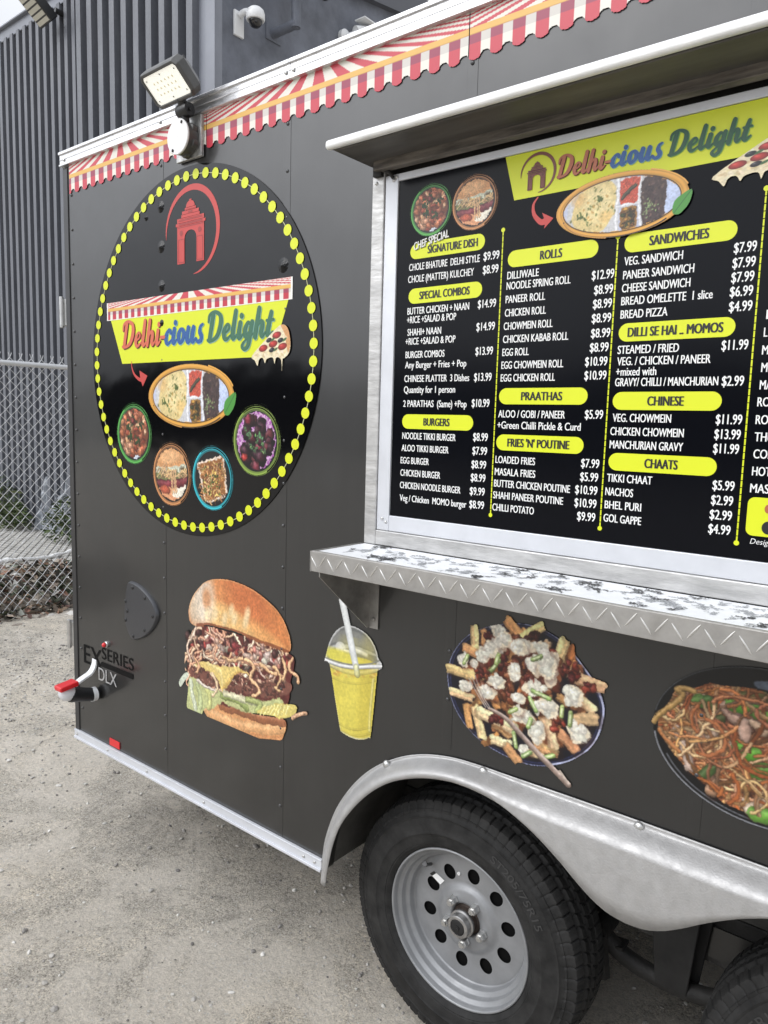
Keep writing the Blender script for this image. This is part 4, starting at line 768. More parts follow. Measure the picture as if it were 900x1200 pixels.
# ------------------------------------------------------------------ floodlight on the trailer's edge
fd = thing('work_floodlight', (.768, -.03, 2.49), 'grey floodlight on a round junction box, screwed to the upper edge of the trailer', 'floodlight')
mb = MB(); mb.box(.706, .829, -.0145, -.0032, 2.434, 2.5545); bpz = mb.build('mounting_plate', mat('galvanised_plate', (.5, .5, .49), .42, .6, var=.3, vs=60), fd, bevel=.0015)
mb = MB(); mb.lathe([(.046, -.015), (.046, -.018), (.048, -.022), (.0495, -.046), (.0495, -.052)], (.772, 0, 2.487), 'Y', 40)
for k in range(6): a = .6 + k * math.pi / 3; mb.lathe([(.014, -.02), (.014, -.036), (.011, -.038), (.0005, -.038)], (.772 + .042 * math.cos(a), 0, 2.487 + .042 * math.sin(a)), 'Y', 10)
mb.build('junction_box', GREY_METAL, fd, smooth=True)
mb = MB(); mb.lathe([(.0505, -.052), (.0515, -.054), (.0515, -.057), (.050, -.0585), (.0005, -.0585)], (.772, 0, 2.487), 'Y', 48); cov = mb.build('box_cover', mat('white_enamel', (.78, .78, .78), .4, var=.08, vs=60), fd, smooth=True)
mb = MB()
for s in (1, -1): mb.lathe([(.0045, -.0585), (.0045, -.0605), (.0004, -.0612)], (.772 + s * .022, 0, 2.487 + s * .037), 'Y', 10)
mb.build('cover_screw', DARK, cov)
mb = MB(); mb.lathe([(.0005, -.024), (.019, -.024), (.0205, -.02), (.0205, .02), (.019, .024), (.0005, .024)], (.792, -.045, 2.560), 'X', 24); mb.lathe([(.0005, -.026), (.006, -.026), (.006, .03), (.0005, .03)], (.792, -.045, 2.56), 'X', 12); mb.tube([(.788, -.04, 2.53), (.790, -.043, 2.556)], .012, 12); mb.tube([(.792, -.047, 2.563), (.795, -.062, 2.590)], .014, 12); mb.build('knuckle', BLACK, fd, smooth=True)
n_ = Vector((-.11, -.69, -.72)).normalized(); u_ = Vector((.984, -.16, 0)); u_ = (u_ - n_ * u_.dot(n_)).normalized(); v_ = u_.cross(n_) * -1
if v_.z < 0: v_ = -v_
ro = -.077; u2 = u_ * math.cos(ro) + v_ * math.sin(ro); v2 = v_ * math.cos(ro) - u_ * math.sin(ro)
LM = Matrix(((u2.x, v2.x, -n_.x, .780), (u2.y, v2.y, -n_.y, -.100), (u2.z, v2.z, -n_.z, 2.615), (0, 0, 0, 1)))
def rr(w, h, c, z): return [(x, y, z) for x, y in ((-w + c, -h), (w - c, -h), (w, -h + c), (w, h - c), (w - c, h), (-w + c, h), (-w, h - c), (-w, -h + c))]
mb = MB(); secs = [rr(.093, .0405, .007, .003), rr(.095, .0425, .008, -.004), rr(.102, .050, .014, -.004), rr(.106, .053, .015, .004), rr(.106, .053, .015, .030), rr(.092, .044, .02, .046), rr(.07, .03, .015, .052)]
for s in secs: mb.v += [tuple(LM @ Vector(q)) for q in s]
mb.f = [(r * 8 + i, r * 8 + (i + 1) % 8, r * 8 + 8 + (i + 1) % 8, r * 8 + 8 + i) for r in range(6) for i in range(8)] + [tuple(48 + i for i in range(8))]
for k in range(5): mb.box(-.07 + k * .033, -.064 + k * .033, -.04, .04, .03, .062, LM)
hd = mb.build('lamp_head', GREY_METAL, fd, bevel=.0015)
mb = MB(); mb.add([LM @ Vector(q) for q in rr(.094, .0415, .007, .0005)], [tuple(range(8))]); ln = mb.build('lens', mat('emissive_lens', (.8, .79, .72), .2, emit=((1, .985, .90), .85)), fd)  # soft emission added so the lens face reads bright
mb = MB()
for i in range(6):
    for j in range(3): mb.lathe([(.0036, 0), (.0036, -.0012), (.0003, -.0016)], (0, 0, 0), 'Z', 8, None) if False else mb.add([LM @ Vector((-.052 + i * .0208 + .0034 * math.cos(a), -.016 + j * .016 + .0034 * math.sin(a), -.0008)) for a in np.linspace(0, 2 * math.pi, 8, endpoint=False)], [tuple(range(8))])
mb.build('led', mat('led_chip', (.55, .5, .36), .3, emit=((1, .9, .6), .35)), ln, fix=False)
mb = MB()
for x, y in ((-.079, .03), (0, .033), (.079, .03), (.079, -.03), (0, -.033), (-.079, -.03)): mb.add([LM @ Vector((x + .0026 * math.cos(a), y + .0026 * math.sin(a), -.0012)) for a in np.linspace(0, 2 * math.pi, 8, endpoint=False)], [tuple(range(8))])
mb.build('lens_screw', DARK, ln, fix=False)
# ------------------------------------------------------------------ prints on the side: striped awning band
def awning(x0, x1, zb, zt, per, res, bot_frac=.5, band_frac=.13, seed=1, lo_red=rgb(204, 62, 78), border=False, fan=.5, upper=1.65, cut=None):
    p = Paint(x0, x1, zb, zt, res, seed); H = zt - zb; u = p.X - x0; z = (p.Z - zb) / H; c = (x1 - x0) / 2
    bz0 = bot_frac; bz1 = bot_frac + band_frac; t = np.clip((z - bz1) / (1 - bz1), 0, 1); k = 1 - fan * t
    ub = c + (u - c) / k; red_u = ((ub + per * .15) / (per * upper)) % 1 < .5
    W_ = rgb(236, 232, 220); ph = (u / per) % 1; red_l = ph < .57
    col = np.where((z > bz1)[..., None], np.where(red_u[..., None], rgb(208, 66, 80), W_), np.where(red_l[..., None], lo_red, W_))
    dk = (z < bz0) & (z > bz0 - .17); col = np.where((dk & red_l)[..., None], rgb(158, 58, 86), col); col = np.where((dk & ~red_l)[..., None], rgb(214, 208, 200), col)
    col = np.where(((z >= bz0) & (z <= bz1))[..., None], rgb(232, 184, 92), col); col = np.where(((z >= bz0) & (z <= bz0 + .02))[..., None], rgb(200, 140, 70), col)
    q = np.where(red_l, (ph / .57 - .5) * 2, ((ph - .57) / .43 - .5) * 2); edge = np.where(red_l, .02 + .045 * np.abs(q) ** 3, .15 - .06 * np.abs(q) ** 2)
    p.a = np.where(z > edge, 1., 0.); p.c = col
    if cut: p.a[u < cut] = 0
    if border:
        p.a[:] = 1; p.c = np.where((z < edge)[..., None], W_, p.c); e = (u < .008) | (u > x1 - x0 - .008) | (z < .06); p.c = np.where(e[..., None], rgb(244, 242, 236), p.c)
    return p
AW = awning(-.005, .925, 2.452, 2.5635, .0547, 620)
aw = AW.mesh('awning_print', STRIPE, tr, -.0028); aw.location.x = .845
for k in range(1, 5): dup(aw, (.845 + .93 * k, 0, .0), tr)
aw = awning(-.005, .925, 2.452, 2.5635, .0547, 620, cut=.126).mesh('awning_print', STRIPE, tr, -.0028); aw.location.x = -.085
# ------------------------------------------------------------------ the small dishes, painted once with radius 1
def dish(kind):
    p = Paint(-1.12, 1.12, -1.12, 1.12, 88, 3); rg = random.Random(kind); ring = {'paneer': rgb(74, 150, 66), 'noodle_burger': rgb(176, 120, 74), 'noodle_tray': rgb(40, 160, 172), 'manchurian': rgb(116, 140, 58)}[kind]
    circ = lambda r, x=0, z=0, a0=0, a1=6.283: [(x + r * math.cos(a), z + r * math.sin(a)) for a in np.linspace(a0, a1, 60)]
    p.ell((0, 0), .9, .9, rgb(14, 14, 16)); p.clip = (np.hypot(p.X, p.Z) < .83).astype(float); p.ell((0, 0), .83, .83, {'paneer': rgb(120, 62, 40), 'noodle_burger': rgb(70, 76, 74), 'noodle_tray': rgb(20, 20, 22), 'manchurian': rgb(210, 170, 205)}[kind])
    if kind == 'paneer':
        p.ell((.25, -.78), .5, .3, rgb(214, 222, 232))
        for i in range(90):
            a, r = rg.uniform(0, 6.3), .8 * math.sqrt(rg.random()); c = (r * math.cos(a), r * math.sin(a) + .04)
            if c[1] < -.6 and c[0] > -.1: continue
            p.ell(c, rg.uniform(.12, .24), rg.uniform(.08, .15), jit(rg.choice([rgb(232, 150, 104), rgb(214, 116, 76), rgb(170, 74, 48), rgb(240, 178, 134), rgb(222, 132, 88)]), rg), rg.uniform(0, 3), shade=.34, hi=.2)
        for cx, cz in ((-.3, .25), (.4, .3), (-.2, -.15), (.25, -.25), (0, .5)):
            for i in range(16): p.ell((cx + rg.gauss(0, .09), cz + rg.gauss(0, .09)), .05, .035, jit(rgb(52, 92, 42), rg, .3), rg.uniform(0, 3), shade=.4)
        p.ell((-.05, .42), .12, .11, rgb(128, 40, 34), shade=.4, hi=.25)
    elif kind == 'noodle_burger':
        p.poly([(-.9, .1), (-.7, .6), (-.2, .85), (.4, .85), (.8, .4), (.7, .1), (.1, .05)], rgb(214, 156, 104), 5); p.ell((-.1, .55), .5, .22, rgb(232, 184, 136), .1, al=.7, soft=.5)
        p.poly([(-.9, .2), (-.2, .22), (.8, .35), (.9, .12), (.2, .0), (-.9, -.05)], rgb(206, 208, 186), 4); p.poly([(-.9, .0), (.1, .05), (.9, .2), (.9, -.05), (-.9, -.25)], rgb(120, 128, 82), 3)
        p.stroke([(-.85, -.35), (-.2, -.34), (.4, -.25), (.85, -.18)], .3, rgb(122, 44, 52), shade=.5, hi=.12); p.poly([(-.8, -.5), (.8, -.42), (.7, -.9), (-.7, -.9)], rgb(226, 160, 116), 3); p.poly([(.1, -.5), (.85, -.3), (.7, -.62), (.1, -.72)], rgb(240, 232, 214), 3)
        p.ell((-.35, -.52), .28, .14, rgb(226, 112, 80), -.1, shade=.3)
        noodles(p, [(-.75, -.15), (-.6, .2), (.7, .28), (.8, .05), (.2, -.15), (-.1, -.12)], 46, .055, [rgb(214, 180, 130), rgb(190, 148, 96), rgb(226, 198, 150)], (.05, .1), 4)
        for i in range(36): x = rg.uniform(-.65, .75); z = rg.uniform(-.12, .2); a = rg.uniform(0, 3); L_ = rg.uniform(.1, .25); p.stroke([(x, z), (x + L_ * math.cos(a), z + L_ * math.sin(a) * .6), (x + L_ * 1.6 * math.cos(a + .7), z - .05)], .055, jit(rgb(208, 170, 118), rg), sm=3)
        for x in (.02, .12, .2): p.stroke([(x, .1), (x + .03, -.3), (x + .05, -.6)], .065, rgb(222, 176, 128), sm=3)
    elif kind == 'noodle_tray':
        p.poly([(-.78, .45), (.55, .78), (.78, -.5), (-.35, -.85)], rgb(234, 214, 196)); reg = [(-.66, .4), (.5, .66), (.66, -.44), (-.3, -.74)]; p.poly(reg, rgb(150, 98, 54)); p.clip = None
        for i in range(230):
            x, z = rg.uniform(-.66, .64), rg.uniform(-.72, .62); 
            if not (-.62 + .05 < x + .0 and z < .45 + .25 * x - .0 and z > -.66 + .24 * (x - .1) and x < .62 - .1 * (z + .4)): continue
            a = rg.uniform(0, 6.3); p.stroke([(x, z), (x + .09 * math.cos(a), z + .09 * math.sin(a)), (x + .16 * math.cos(a + .9), z + .16 * math.sin(a + .9))], .045, jit(rg.choice([rgb(206, 152, 92), rgb(180, 118, 62), rgb(222, 178, 122), rgb(128, 78, 44)]), rg), sm=3)
        for i in range(46): p.ell((rg.uniform(-.45, .5), rg.uniform(-.55, .5)), .05, .025, jit(rg.choice([rgb(80, 108, 48), rgb(230, 200, 110), rgb(60, 84, 40)]), rg), rg.uniform(0, 3))
    else:
        for i in range(-9, 10):
            for j in range(-9, 10):
                if (i + j) % 2: p.ell((i * .1, j * .1), .05, .05, rgb(168, 92, 168))
        for i in range(46):
            a, r = rg.uniform(0, 6.3), .7 * math.sqrt(rg.random()); p.ell((r * math.cos(a), r * math.sin(a) - .06), rg.uniform(.14, .25), rg.uniform(.13, .22), jit(rg.choice([rgb(92, 34, 46), rgb(64, 24, 36), rgb(126, 44, 56), rgb(74, 28, 44)]), rg, .2), rg.uniform(0, 3), shade=.55, hi=.22)
        for cx, cz in ((-.1, -.25), (.15, .1), (-.3, .2), (.35, -.2)):
            for i in range(11): p.ell((cx + rg.gauss(0, .08), cz + rg.gauss(0, .07)), .055, .032, jit(rgb(112, 160, 104), rg, .3), rg.uniform(0, 3), shade=.3)
        p.ell((-.5, -.5), .14, .12, rgb(214, 66, 60), shade=.4, hi=.2); p.ell((-.35, .6), .16, .18, rgb(150, 36, 58), shade=.5, hi=.2)
    p.clip = None; p.photo(2.0, .5, .2); p.wv = .05
    for r, w, x, z in ((.92, .05, 0, 0), (.96, .028, .015, .02), (1.02, .016, -.012, .01), (.885, .02, .012, -.012), (1.0, .014, .02, -.01)): p.stroke(circ(r, x, z), w, ring, shade=.2, hi=.05)
    p.stroke(circ(1.05, .02, .03, -.4, 1.4), .014, ring * .6, shade=0, hi=0); p.stroke(circ(.965, 0, 0, 2.2, 5.2), .055, np.clip(ring * 1.25, 0, 1), shade=.25, hi=.05)
    return p
def thali():
    p = Paint(-1.12, 1.12, -.54, .54, 150, 5); rg = random.Random(8); E = lambda r: [(1.0 * r * math.cos(a), .45 * r * math.sin(a)) for a in np.linspace(0, 6.283, 80)]
    p.ell((0, 0), 1.0, .45, rgb(222, 160, 64)); p.clip = (np.hypot(p.X / .875, p.Z / .375) < 1).astype(float); p.ell((0, 0), .9, .4, rgb(196, 200, 220)); 
    p.poly([(-.83, -.3), (-.8, .3), (-.02, .4), (-.02, -.4)], rgb(206, 206, 208), 0); p.poly([(-.74, -.1), (-.68, .12), (-.62, .25), (-.35, .36), (-.12, .34), (-.06, .2), (-.08, -.1), (-.22, -.32), (-.42, -.36), (-.65, -.26)], rgb(226, 204, 142), 6); p.ell((-.32, .05), .24, .26, rgb(236, 218, 164), al=.8, soft=.5)
    for i in range(60): p.ell((rg.gauss(-.38, .17), rg.gauss(0, .15)), rg.uniform(.01, .03), rg.uniform(.008, .016), jit(rg.choice([rgb(112, 116, 60), rgb(198, 156, 84), rgb(90, 108, 52)]), rg), rg.uniform(0, 3), al=.8)
    for cx, cz in ((-.3, .12), (-.56, -.1)):
        for i in range(12): p.ell((cx + rg.gauss(0, .035), cz + rg.gauss(0, .025)), .026, .014, jit(rgb(88, 104, 46), rg), rg.uniform(0, 3))
    p.ell((-.64, .16), .12, .1, rgb(222, 180, 120), al=.6, soft=.6); p.ell((-.2, -.14), .1, .08, rgb(232, 190, 116), al=.6, soft=.6)
    p.poly([(.0, .36), (.06, .38), (.36, .36), (.32, -.02), (.1, .0), (.02, .0)], rgb(214, 210, 212)); p.poly([(.0, .32), (.28, .33), (.27, .06), (.22, .0), (.05, .0), (.0, .08)], rgb(204, 82, 62), 4)
    for i in range(70): x, z = rg.uniform(.01, .26), rg.uniform(.02, .32); a = rg.uniform(0, 3.1); p.stroke([(x, z), (x + .05 * math.cos(a), z + .04 * math.sin(a))], .014, jit(rgb(220, 96, 72), rg, .2))
    p.stroke([(.05, .08), (.12, .16), (.22, .24)], .06, rgb(70, 66, 48), sm=3)
    p.poly([(.04, -.06), (.24, -.05), (.28, -.2), (.26, -.36), (.05, -.36)], rgb(150, 110, 60), 4)
    for i in range(46): p.ell((rg.uniform(.06, .26), rg.uniform(-.34, -.07)), rg.uniform(.02, .045), rg.uniform(.012, .03), jit(rg.choice([rgb(208, 152, 72), rgb(226, 172, 84), rgb(96, 70, 40), rgb(150, 96, 48), rgb(74, 80, 44)]), rg), rg.uniform(0, 3), shade=.4)
    p.poly([(.33, .25), (.4, .33), (.66, .28), (.68, -.32), (.36, -.36), (.3, -.05)], rgb(74, 58, 56), 3)
    for i in range(120): p.ell((rg.uniform(.34, .65), rg.uniform(-.33, .28)), rg.uniform(.012, .028), rg.uniform(.01, .02), jit(rg.choice([rgb(104, 84, 78), rgb(52, 40, 42), rgb(86, 66, 60), rgb(60, 46, 44)]), rg, .2), rg.uniform(0, 3))
    for i in range(34): p.ell((rg.gauss(.43, .05), rg.gauss(-.08, .07)), .016, .009, jit(rgb(140, 158, 108), rg), rg.uniform(0, 3))
    p.poly([(.68, .34), (.95, .2), (.95, -.3), (.68, -.34)], rgb(196, 208, 238)); p.stroke([(-.02, .4), (-.02, -.4)], .05, rgb(226, 226, 230), shade=.15); p.stroke([(.31, .36), (.29, .0), (.35, -.36)], .045, rgb(226, 226, 230), shade=.15); p.stroke([(-.02, -.03), (.28, -.02)], .04, rgb(224, 224, 228), shade=.15); p.clip = None; p.photo(1.1, .5, .12)
    el = lambda a, b, x0=0, z0=0, a0=0, a1=6.283: [(x0 + a * math.cos(t), z0 + b * math.sin(t)) for t in np.linspace(a0, a1, 70)]
    p.stroke(el(.885, .385), .014, rgb(40, 30, 20), shade=0, hi=0); p.stroke(el(.95, .425), .07, rgb(226, 164, 66), shade=.2, hi=.05); p.stroke(el(.9, .42, .0, -.03, 3.4, 5.6), .02, rgb(60, 42, 20), shade=0, hi=0); p.stroke(el(1.03, .47, -.02, .0, .3, 1.1), .03, rgb(226, 164, 66), shade=.2); p.stroke(el(.94, .47, .02, .01, 3.5, 4.5), .02, rgb(200, 140, 60), shade=.2)
    p.poly([(.78, -.22), (.8, -.08), (.9, .0), (1.03, .05), (1.02, -.1), (.94, -.22), (.85, -.27)], rgb(76, 150, 60), 5); p.stroke([(.8, -.24), (1.02, .04)], .012, rgb(40, 96, 40), shade=0)
    return p
def pizza():
    p = Paint(-1.05, 1.05, -1.3, 1.0, 70, 5); rg = random.Random(5)
    p.poly([(-1, -.35), (-.1, .5), (.5, .95), (.85, .8), (1.0, .2), (.95, -.3), (.7, -.55), (.62, -.6), (.58, -1.2), (.53, -.62), (.3, -.5), (.2, -.8), (.1, -.5), (-.2, -.55), (-.3, -.75), (-.42, -.5), (-.6, -.55), (-.7, -.85), (-.85, -.6)], rgb(236, 222, 186), 4); p.poly([(.5, .95), (.85, .8), (1.0, .2), (.9, -.3), (.78, .1), (.72, .5)], rgb(212, 156, 102), 4)
    for i in range(70): p.ell((rg.uniform(-.8, .8), rg.uniform(-.55, .4)), .1, .05, jit(rg.choice([rgb(244, 232, 204), rgb(222, 196, 146), rgb(232, 212, 170)]), rg), rg.uniform(0, 3), al=.7) if True else 0
    for x, z in ((-.4, -.05), (.12, .12), (.3, .5), (.6, -.02)): p.ell((x, z), .23, .15, rgb(206, 52, 44), .3, shade=.3, hi=.15)
    for x, z in ((.05, -.15), (.5, .26), (-.1, .3)): p.ell((x, z), .15, .1, rgb(30, 30, 36), .4, shade=.3, hi=.3); p.ell((x + .2, z + .02), .13, .05, rgb(70, 104, 58), .6)
    A = p.a.copy(); p.a = np.where(p.a > .4, p.a, 0); m = (p.X < -.9) & (p.Z > .1); p.a[m] = 0
    inside = p.inside([tuple(q) for q in cr_pts([(-1, -.35), (-.1, .5), (.5, .95), (.85, .8), (1.0, .2), (.95, -.3), (.7, -.55), (.62, -.6), (.58, -1.2), (.53, -.62), (.3, -.5), (.2, -.8), (.1, -.5), (-.2, -.55), (-.3, -.75), (-.42, -.5), (-.6, -.55), (-.7, -.85), (-.85, -.6)], 4, True)], (slice(None), slice(None))); p.a = p.a * inside; p.tex(.1, 5, 3); return p
DISH = {}
def place_pic(kind, parent, name, c, r, Y, label=None, sx=1., sz=1.):
    """the picture with centre c and half-width r on the plane Y"""
    if kind not in DISH:
        p = thali() if kind == 'thali' else pizza() if kind == 'pizza' else dish(kind); o = p.mesh(name, PRINT, None, 0.); DISH[kind] = o
    else: o = dup(DISH[kind]); o.name = name; o.pop('label', None)
    o.location = (c[0], Y, c[1]); o.scale = (r * sx, 1, r * sz); setpar(o, parent)
    if label: o['label'] = label
    return o
# ------------------------------------------------------------------ round logo
MC, MR = (.7565, 1.8432), .577
mb = MB(); mb.v = [(MC[0] + MR * math.cos(a), -.0030, MC[1] + MR * math.sin(a)) for a in np.linspace(0, 2 * math.pi, 180, endpoint=False)]; mb.f = [tuple(range(180))]
md = mb.build('logo_disc', VINYL, tr, fix=False); md['label'] = 'round glossy black logo sheet ringed with yellow dots'
mb = MB(); mb.tube([(MC[0] + .5485 * math.cos(a), -.0034, MC[1] + .5485 * math.sin(a)) for a in np.linspace(0, 2 * math.pi, 145)], .0014, 4, caps=False); mb.build('dot_string', mat('khaki_print', (.55, .55, .3), .4), md, fix=False)
mb = MB()
for k in range(72):
    a = 2 * math.pi * (k + .3) / 72; c = (MC[0] + .5485 * math.cos(a), MC[1] + .5485 * math.sin(a)); mb.v += [(c[0] + .0155 * math.cos(t), -.0052, c[1] + .0155 * math.sin(t)) for t in np.linspace(0, 2 * math.pi, 20, endpoint=False)]; mb.f.append(tuple(range(k * 20, k * 20 + 20)))
dm = mb.build('yellow_dots', YEL, md, fix=False)
bl = None
for x, z, r in ((.605, 2.322, .019), (.605, 2.197, .02), (.605, 2.073, .019), (.524, 2.299, .010), (1.18, 2.077, .021), (.606, 1.955, .012)):
    if bl is None: mb = MB(); mb.lathe([(1, 0), (.8, -.0015), (.5, -.0036), (.28, -.0062), (.0004, -.0072)], (0, 0, 0), 'Y', 24); bl = mb.build('rivet_blister', VINYL, md, smooth='all', loc=(x, -.0031, z)); o_ = bl
    else: o_ = dup(bl, (x, -.0031, z), md)
    o_.scale = (r, 1, r)
def crescent(mb, c, r, Y, w, a0, a1): 
    P, Wd = [], []
    for t in np.linspace(0, 1, 26): a = a0 + (a1 - a0) * t; P.append((c[0] + r * math.cos(a), c[1] + r * math.sin(a))); Wd.append(w * (math.sin(math.pi * min(1, max(0, t))) ** .7) + .0012)
    ribbon(mb, P, Wd, Y, 3)
def gate(parent, x0, x1, z0, z1, Y, m1, m2, ring, rc, rr_, w):
    """an arch gateway in front of a crescent ring"""
    mb = MB(); crescent(mb, rc, rr_, Y, w, math.radians(185), math.radians(-85)); mb.build('emblem_ring', ring, parent, fix=False)
    X = lambda u: x0 + (x1 - x0) * u; Z = lambda v: z0 + (z1 - z0) * v; mb = MB(); Y -= .0005
    R = lambda a, b, c, d: mb.flat([(X(a), Z(c)), (X(b), Z(c)), (X(b), Z(d)), (X(a), Z(d))], Y)
    arch = [(X(.5 + .21 * math.cos(t)), Z(.40 + .12 * math.sin(t))) for t in np.linspace(math.pi, 0, 12)]
    mb.flat([(X(.02), Z(0)), (X(.29), Z(0)), (X(.29), Z(.40))] + arch[1:-1] + [(X(.71), Z(.40)), (X(.71), Z(0)), (X(.98), Z(0)), (X(.98), Z(.60)), (X(.02), Z(.60))], Y)
    R(-.03, 1.03, .605, .65); R(.02, .98, .655, .725); R(.17, .83, .73, .775); R(.2, .8, .78, .83); R(.3, .7, .835, .875); mb.flat([(X(.34), Z(.88))] + [(X(.5 - .16 * math.cos(t)), Z(.88 + .1 * math.sin(t))) for t in np.linspace(0, math.pi, 9)][1:-1] + [(X(.66), Z(.88))], Y); R(.46, .54, .975, 1.0)
    g = mb.build('emblem_gate', m1, parent, fix=False); mb = MB(); Y -= .0005
    for a in (.06, .72): 
        R(a, a + .22, .02, .03); R(a, a + .015, .03, .38); R(a + .205, a + .22, .03, .38); R(a, a + .22, .385, .395); mb.flat([(X(a + .11 + .06 * math.cos(t)), Z(.49 + .045 * math.sin(t))) for t in np.linspace(0, 6.28, 12, endpoint=False)], Y)
    R(.05, .95, .575, .59); R(.08, .92, .618, .645); R(.06, .94, .68, .69); R(.1, .9, .70, .71); R(.42, .58, .79, .82); R(.3, .7, .845, .852)
    mb.build('gate_detail', m2, g, fix=False) if parent is not md else mb.build('gate_detail', m2, md, fix=False)
gate(md, .691, .832, 2.131, 2.322, -.0036, REDP, REDD, REDP, (.765, 2.225), .131, .018)
def banner(parent, pts, Y): mb = MB(); mb.flat(pts, Y); return mb.build('name_banner', YEL, parent, fix=False)
bn = banner(md, [(.299, 1.99), (1.204, 1.985), (1.14, 1.829), (.371, 1.829)], -.0036)
p = awning(.278, 1.2205, 1.981, 2.0445, .0377, 640, .5, .16, 2, rgb(196, 48, 66), True, .45, 2.3); p.mesh('awning_print', STRIPE, md, -.0042)
def logo_text(parent, x0, x1, zb, xh, Y, sets):
    """the name in three pieces: (letters, from, to, main, shadow, shadow shift)"""
    for s, a, b, m, sh, d in sets:
        mb = MB(); script_text(mb, s, a, b, zb, xh, Y, 1.08, d[0], d[1]); mb.build('lettering_shadow', sh, parent, fix=False)
        mb = MB(); script_text(mb, s, a, b, zb, xh, Y - .0012, 1.0); mb.build('lettering', m, parent, fix=False)
q_ = zm(110, 310, 3.75); xx = [q_(u, 330)[0] for u in (128, 316, 312, 484, 500, 790)]
logo_text(md, 0, 1, 1.884, .049, -.0044, [('Delhi-', xx[0], xx[1], OR_P, OR_D, (.0024, -.0024)), ('cious', xx[2], xx[3], BLU, CYA, (.0024, -.0024)), ('Delight', xx[4], xx[5], GRN, LGR, (.0024, -.0024))])
def arrow(parent, pts, Y, tip):
    mb = MB(); ribbon(mb, pts, [.003 + .011 * (i / (len(pts) - 1)) for i in range(len(pts))], Y, 5); mb.flat(tip, Y - .0003); return mb.build('curved_arrow', REDP, parent, fix=False)
b = zm(150, 420, 6.43); arrow(md, [b(35, 25), b(38, 70), b(55, 120), b(88, 155), b(115, 163)], -.0042, [b(95, 92), b(155, 132), b(120, 212), b(108, 175), b(100, 140)])
place_pic('thali', md, 'food_photo', (.751, 1.7165), .223, -.0040, 'oval photo of a flatbread and curry meal tray')
place_pic('paneer', md, 'food_photo', (.437, 1.587), .104, -.0040, 'round photo of saucy orange chunks in a green ring')
place_pic('noodle_burger', md, 'food_photo', (.655, 1.459), .104, -.0040, 'round photo of a noodle burger in a brown ring')
place_pic('noodle_tray', md, 'food_photo', (.868, 1.460), .100, -.0040, 'round photo of a noodle tray in a teal ring')
place_pic('manchurian', md, 'food_photo', (1.073, 1.585), .103, -.0040, 'round photo of dark red dumplings in an olive ring')
b = zm(110, 310, 3.75); a1, a2 = b(703, 400), b(872, 330); place_pic('pizza', md, 'pizza_photo', ((a1[0] + a2[0]) / 2, b(790, 362)[1]), (a2[0] - a1[0]) / 2 * 1.0, -.0070, 'pizza slice with dripping cheese', 1., .78)
# ------------------------------------------------------------------ burger print
p = Paint(.66, 1.32, .67, 1.16, 620, 2); rg = random.Random(21); A = zm(200, 670, 5.294); B = zm(200, 770, 5.294)
bun = [A(*q) for q in ((115, 250), (118, 215), (130, 175), (155, 125), (185, 90), (215, 62), (260, 45), (320, 43), (380, 52), (440, 72), (500, 100), (560, 140), (620, 190), (665, 235), (705, 295), (735, 370), (750, 430), (750, 485), (730, 502), (690, 490), (620, 460), (560, 435), (500, 415), (440, 385), (380, 365), (300, 345), (230, 330), (180, 338), (140, 328), (120, 300))]
p.poly([B(*q) for q in ((215, 310), (215, 345), (260, 400), (330, 440), (420, 475), (520, 500), (620, 510), (690, 515), (705, 490), (722, 440), (715, 390), (650, 370), (520, 350), (400, 310), (300, 290))], rgb(222, 160, 106), 3)
p.keep = True; p.clip = p.a.copy(); q = [B(*v) for v in ((230, 330), (330, 385), (460, 425), (600, 450), (710, 440))]; p.stroke(q, .035, rgb(234, 180, 126), al=.7, shade=.2); p.stroke([B(*v) for v in ((320, 300), (430, 330), (560, 375), (700, 400))], .035, rgb(142, 84, 56), al=.8, shade=.2); p.stroke([B(*v) for v in ((260, 410), (420, 475), (600, 508), (700, 510))], .02, rgb(186, 122, 74), al=.6, shade=0); p.clip = None; p.keep = False
p.poly([A(*q) for q in ((170, 335), (250, 340), (420, 385), (560, 430), (730, 500), (775, 560), (745, 700), (740, 800), (700, 840), (600, 870), (480, 850), (300, 820), (160, 740), (110, 640), (115, 480), (150, 380))], rgb(96, 44, 40), 3)
for i in range(120):
    u, v = rg.uniform(110, 740), rg.uniform(360, 600); 
    if v < 330 + (u - 150) * .3: continue
    p.ell(A(u, v), rg.uniform(.012, .03), rg.uniform(.008, .018), jit(rg.choice([rgb(168, 62, 56), rgb(122, 48, 46), rgb(226, 176, 150), rgb(86, 46, 44), rgb(200, 84, 70), rgb(232, 200, 178)]), rg), rg.uniform(0, 3), shade=.5, hi=.18)
def loopn(f, u, v, s, n=1, w=.0088):
    P = []; a = rg.uniform(0, 6.3); x, y = u, v
    for k in range(9): s = -s if rg.random() < .25 else s; a += rg.uniform(.05, .75) * s; x += 22 * math.cos(a); y += 26 * math.sin(a); P.append(f(x, y))
    p.stroke(P, w * 1.5, rgb(110, 56, 44), sm=4, shade=0, hi=0, al=.5); p.stroke(P, w, jit(rg.choice([rgb(240, 198, 164), rgb(230, 174, 138), rgb(248, 220, 192)]), rg, .08), sm=4, shade=.4, hi=.12)
p.clip = p.inside([A(*q) for q in ((110, 350), (200, 325), (420, 385), (560, 430), (730, 490), (785, 560), (790, 660), (740, 800), (640, 860), (400, 860), (240, 830), (100, 700), (90, 560), (95, 440))], (slice(None), slice(None))).astype(float)
for i in range(84):
    u, v = rg.uniform(130, 720), rg.uniform(400, 620)
    if v > 350 + (u - 150) * .26: loopn(A, u, v, rg.choice((-1, 1)))
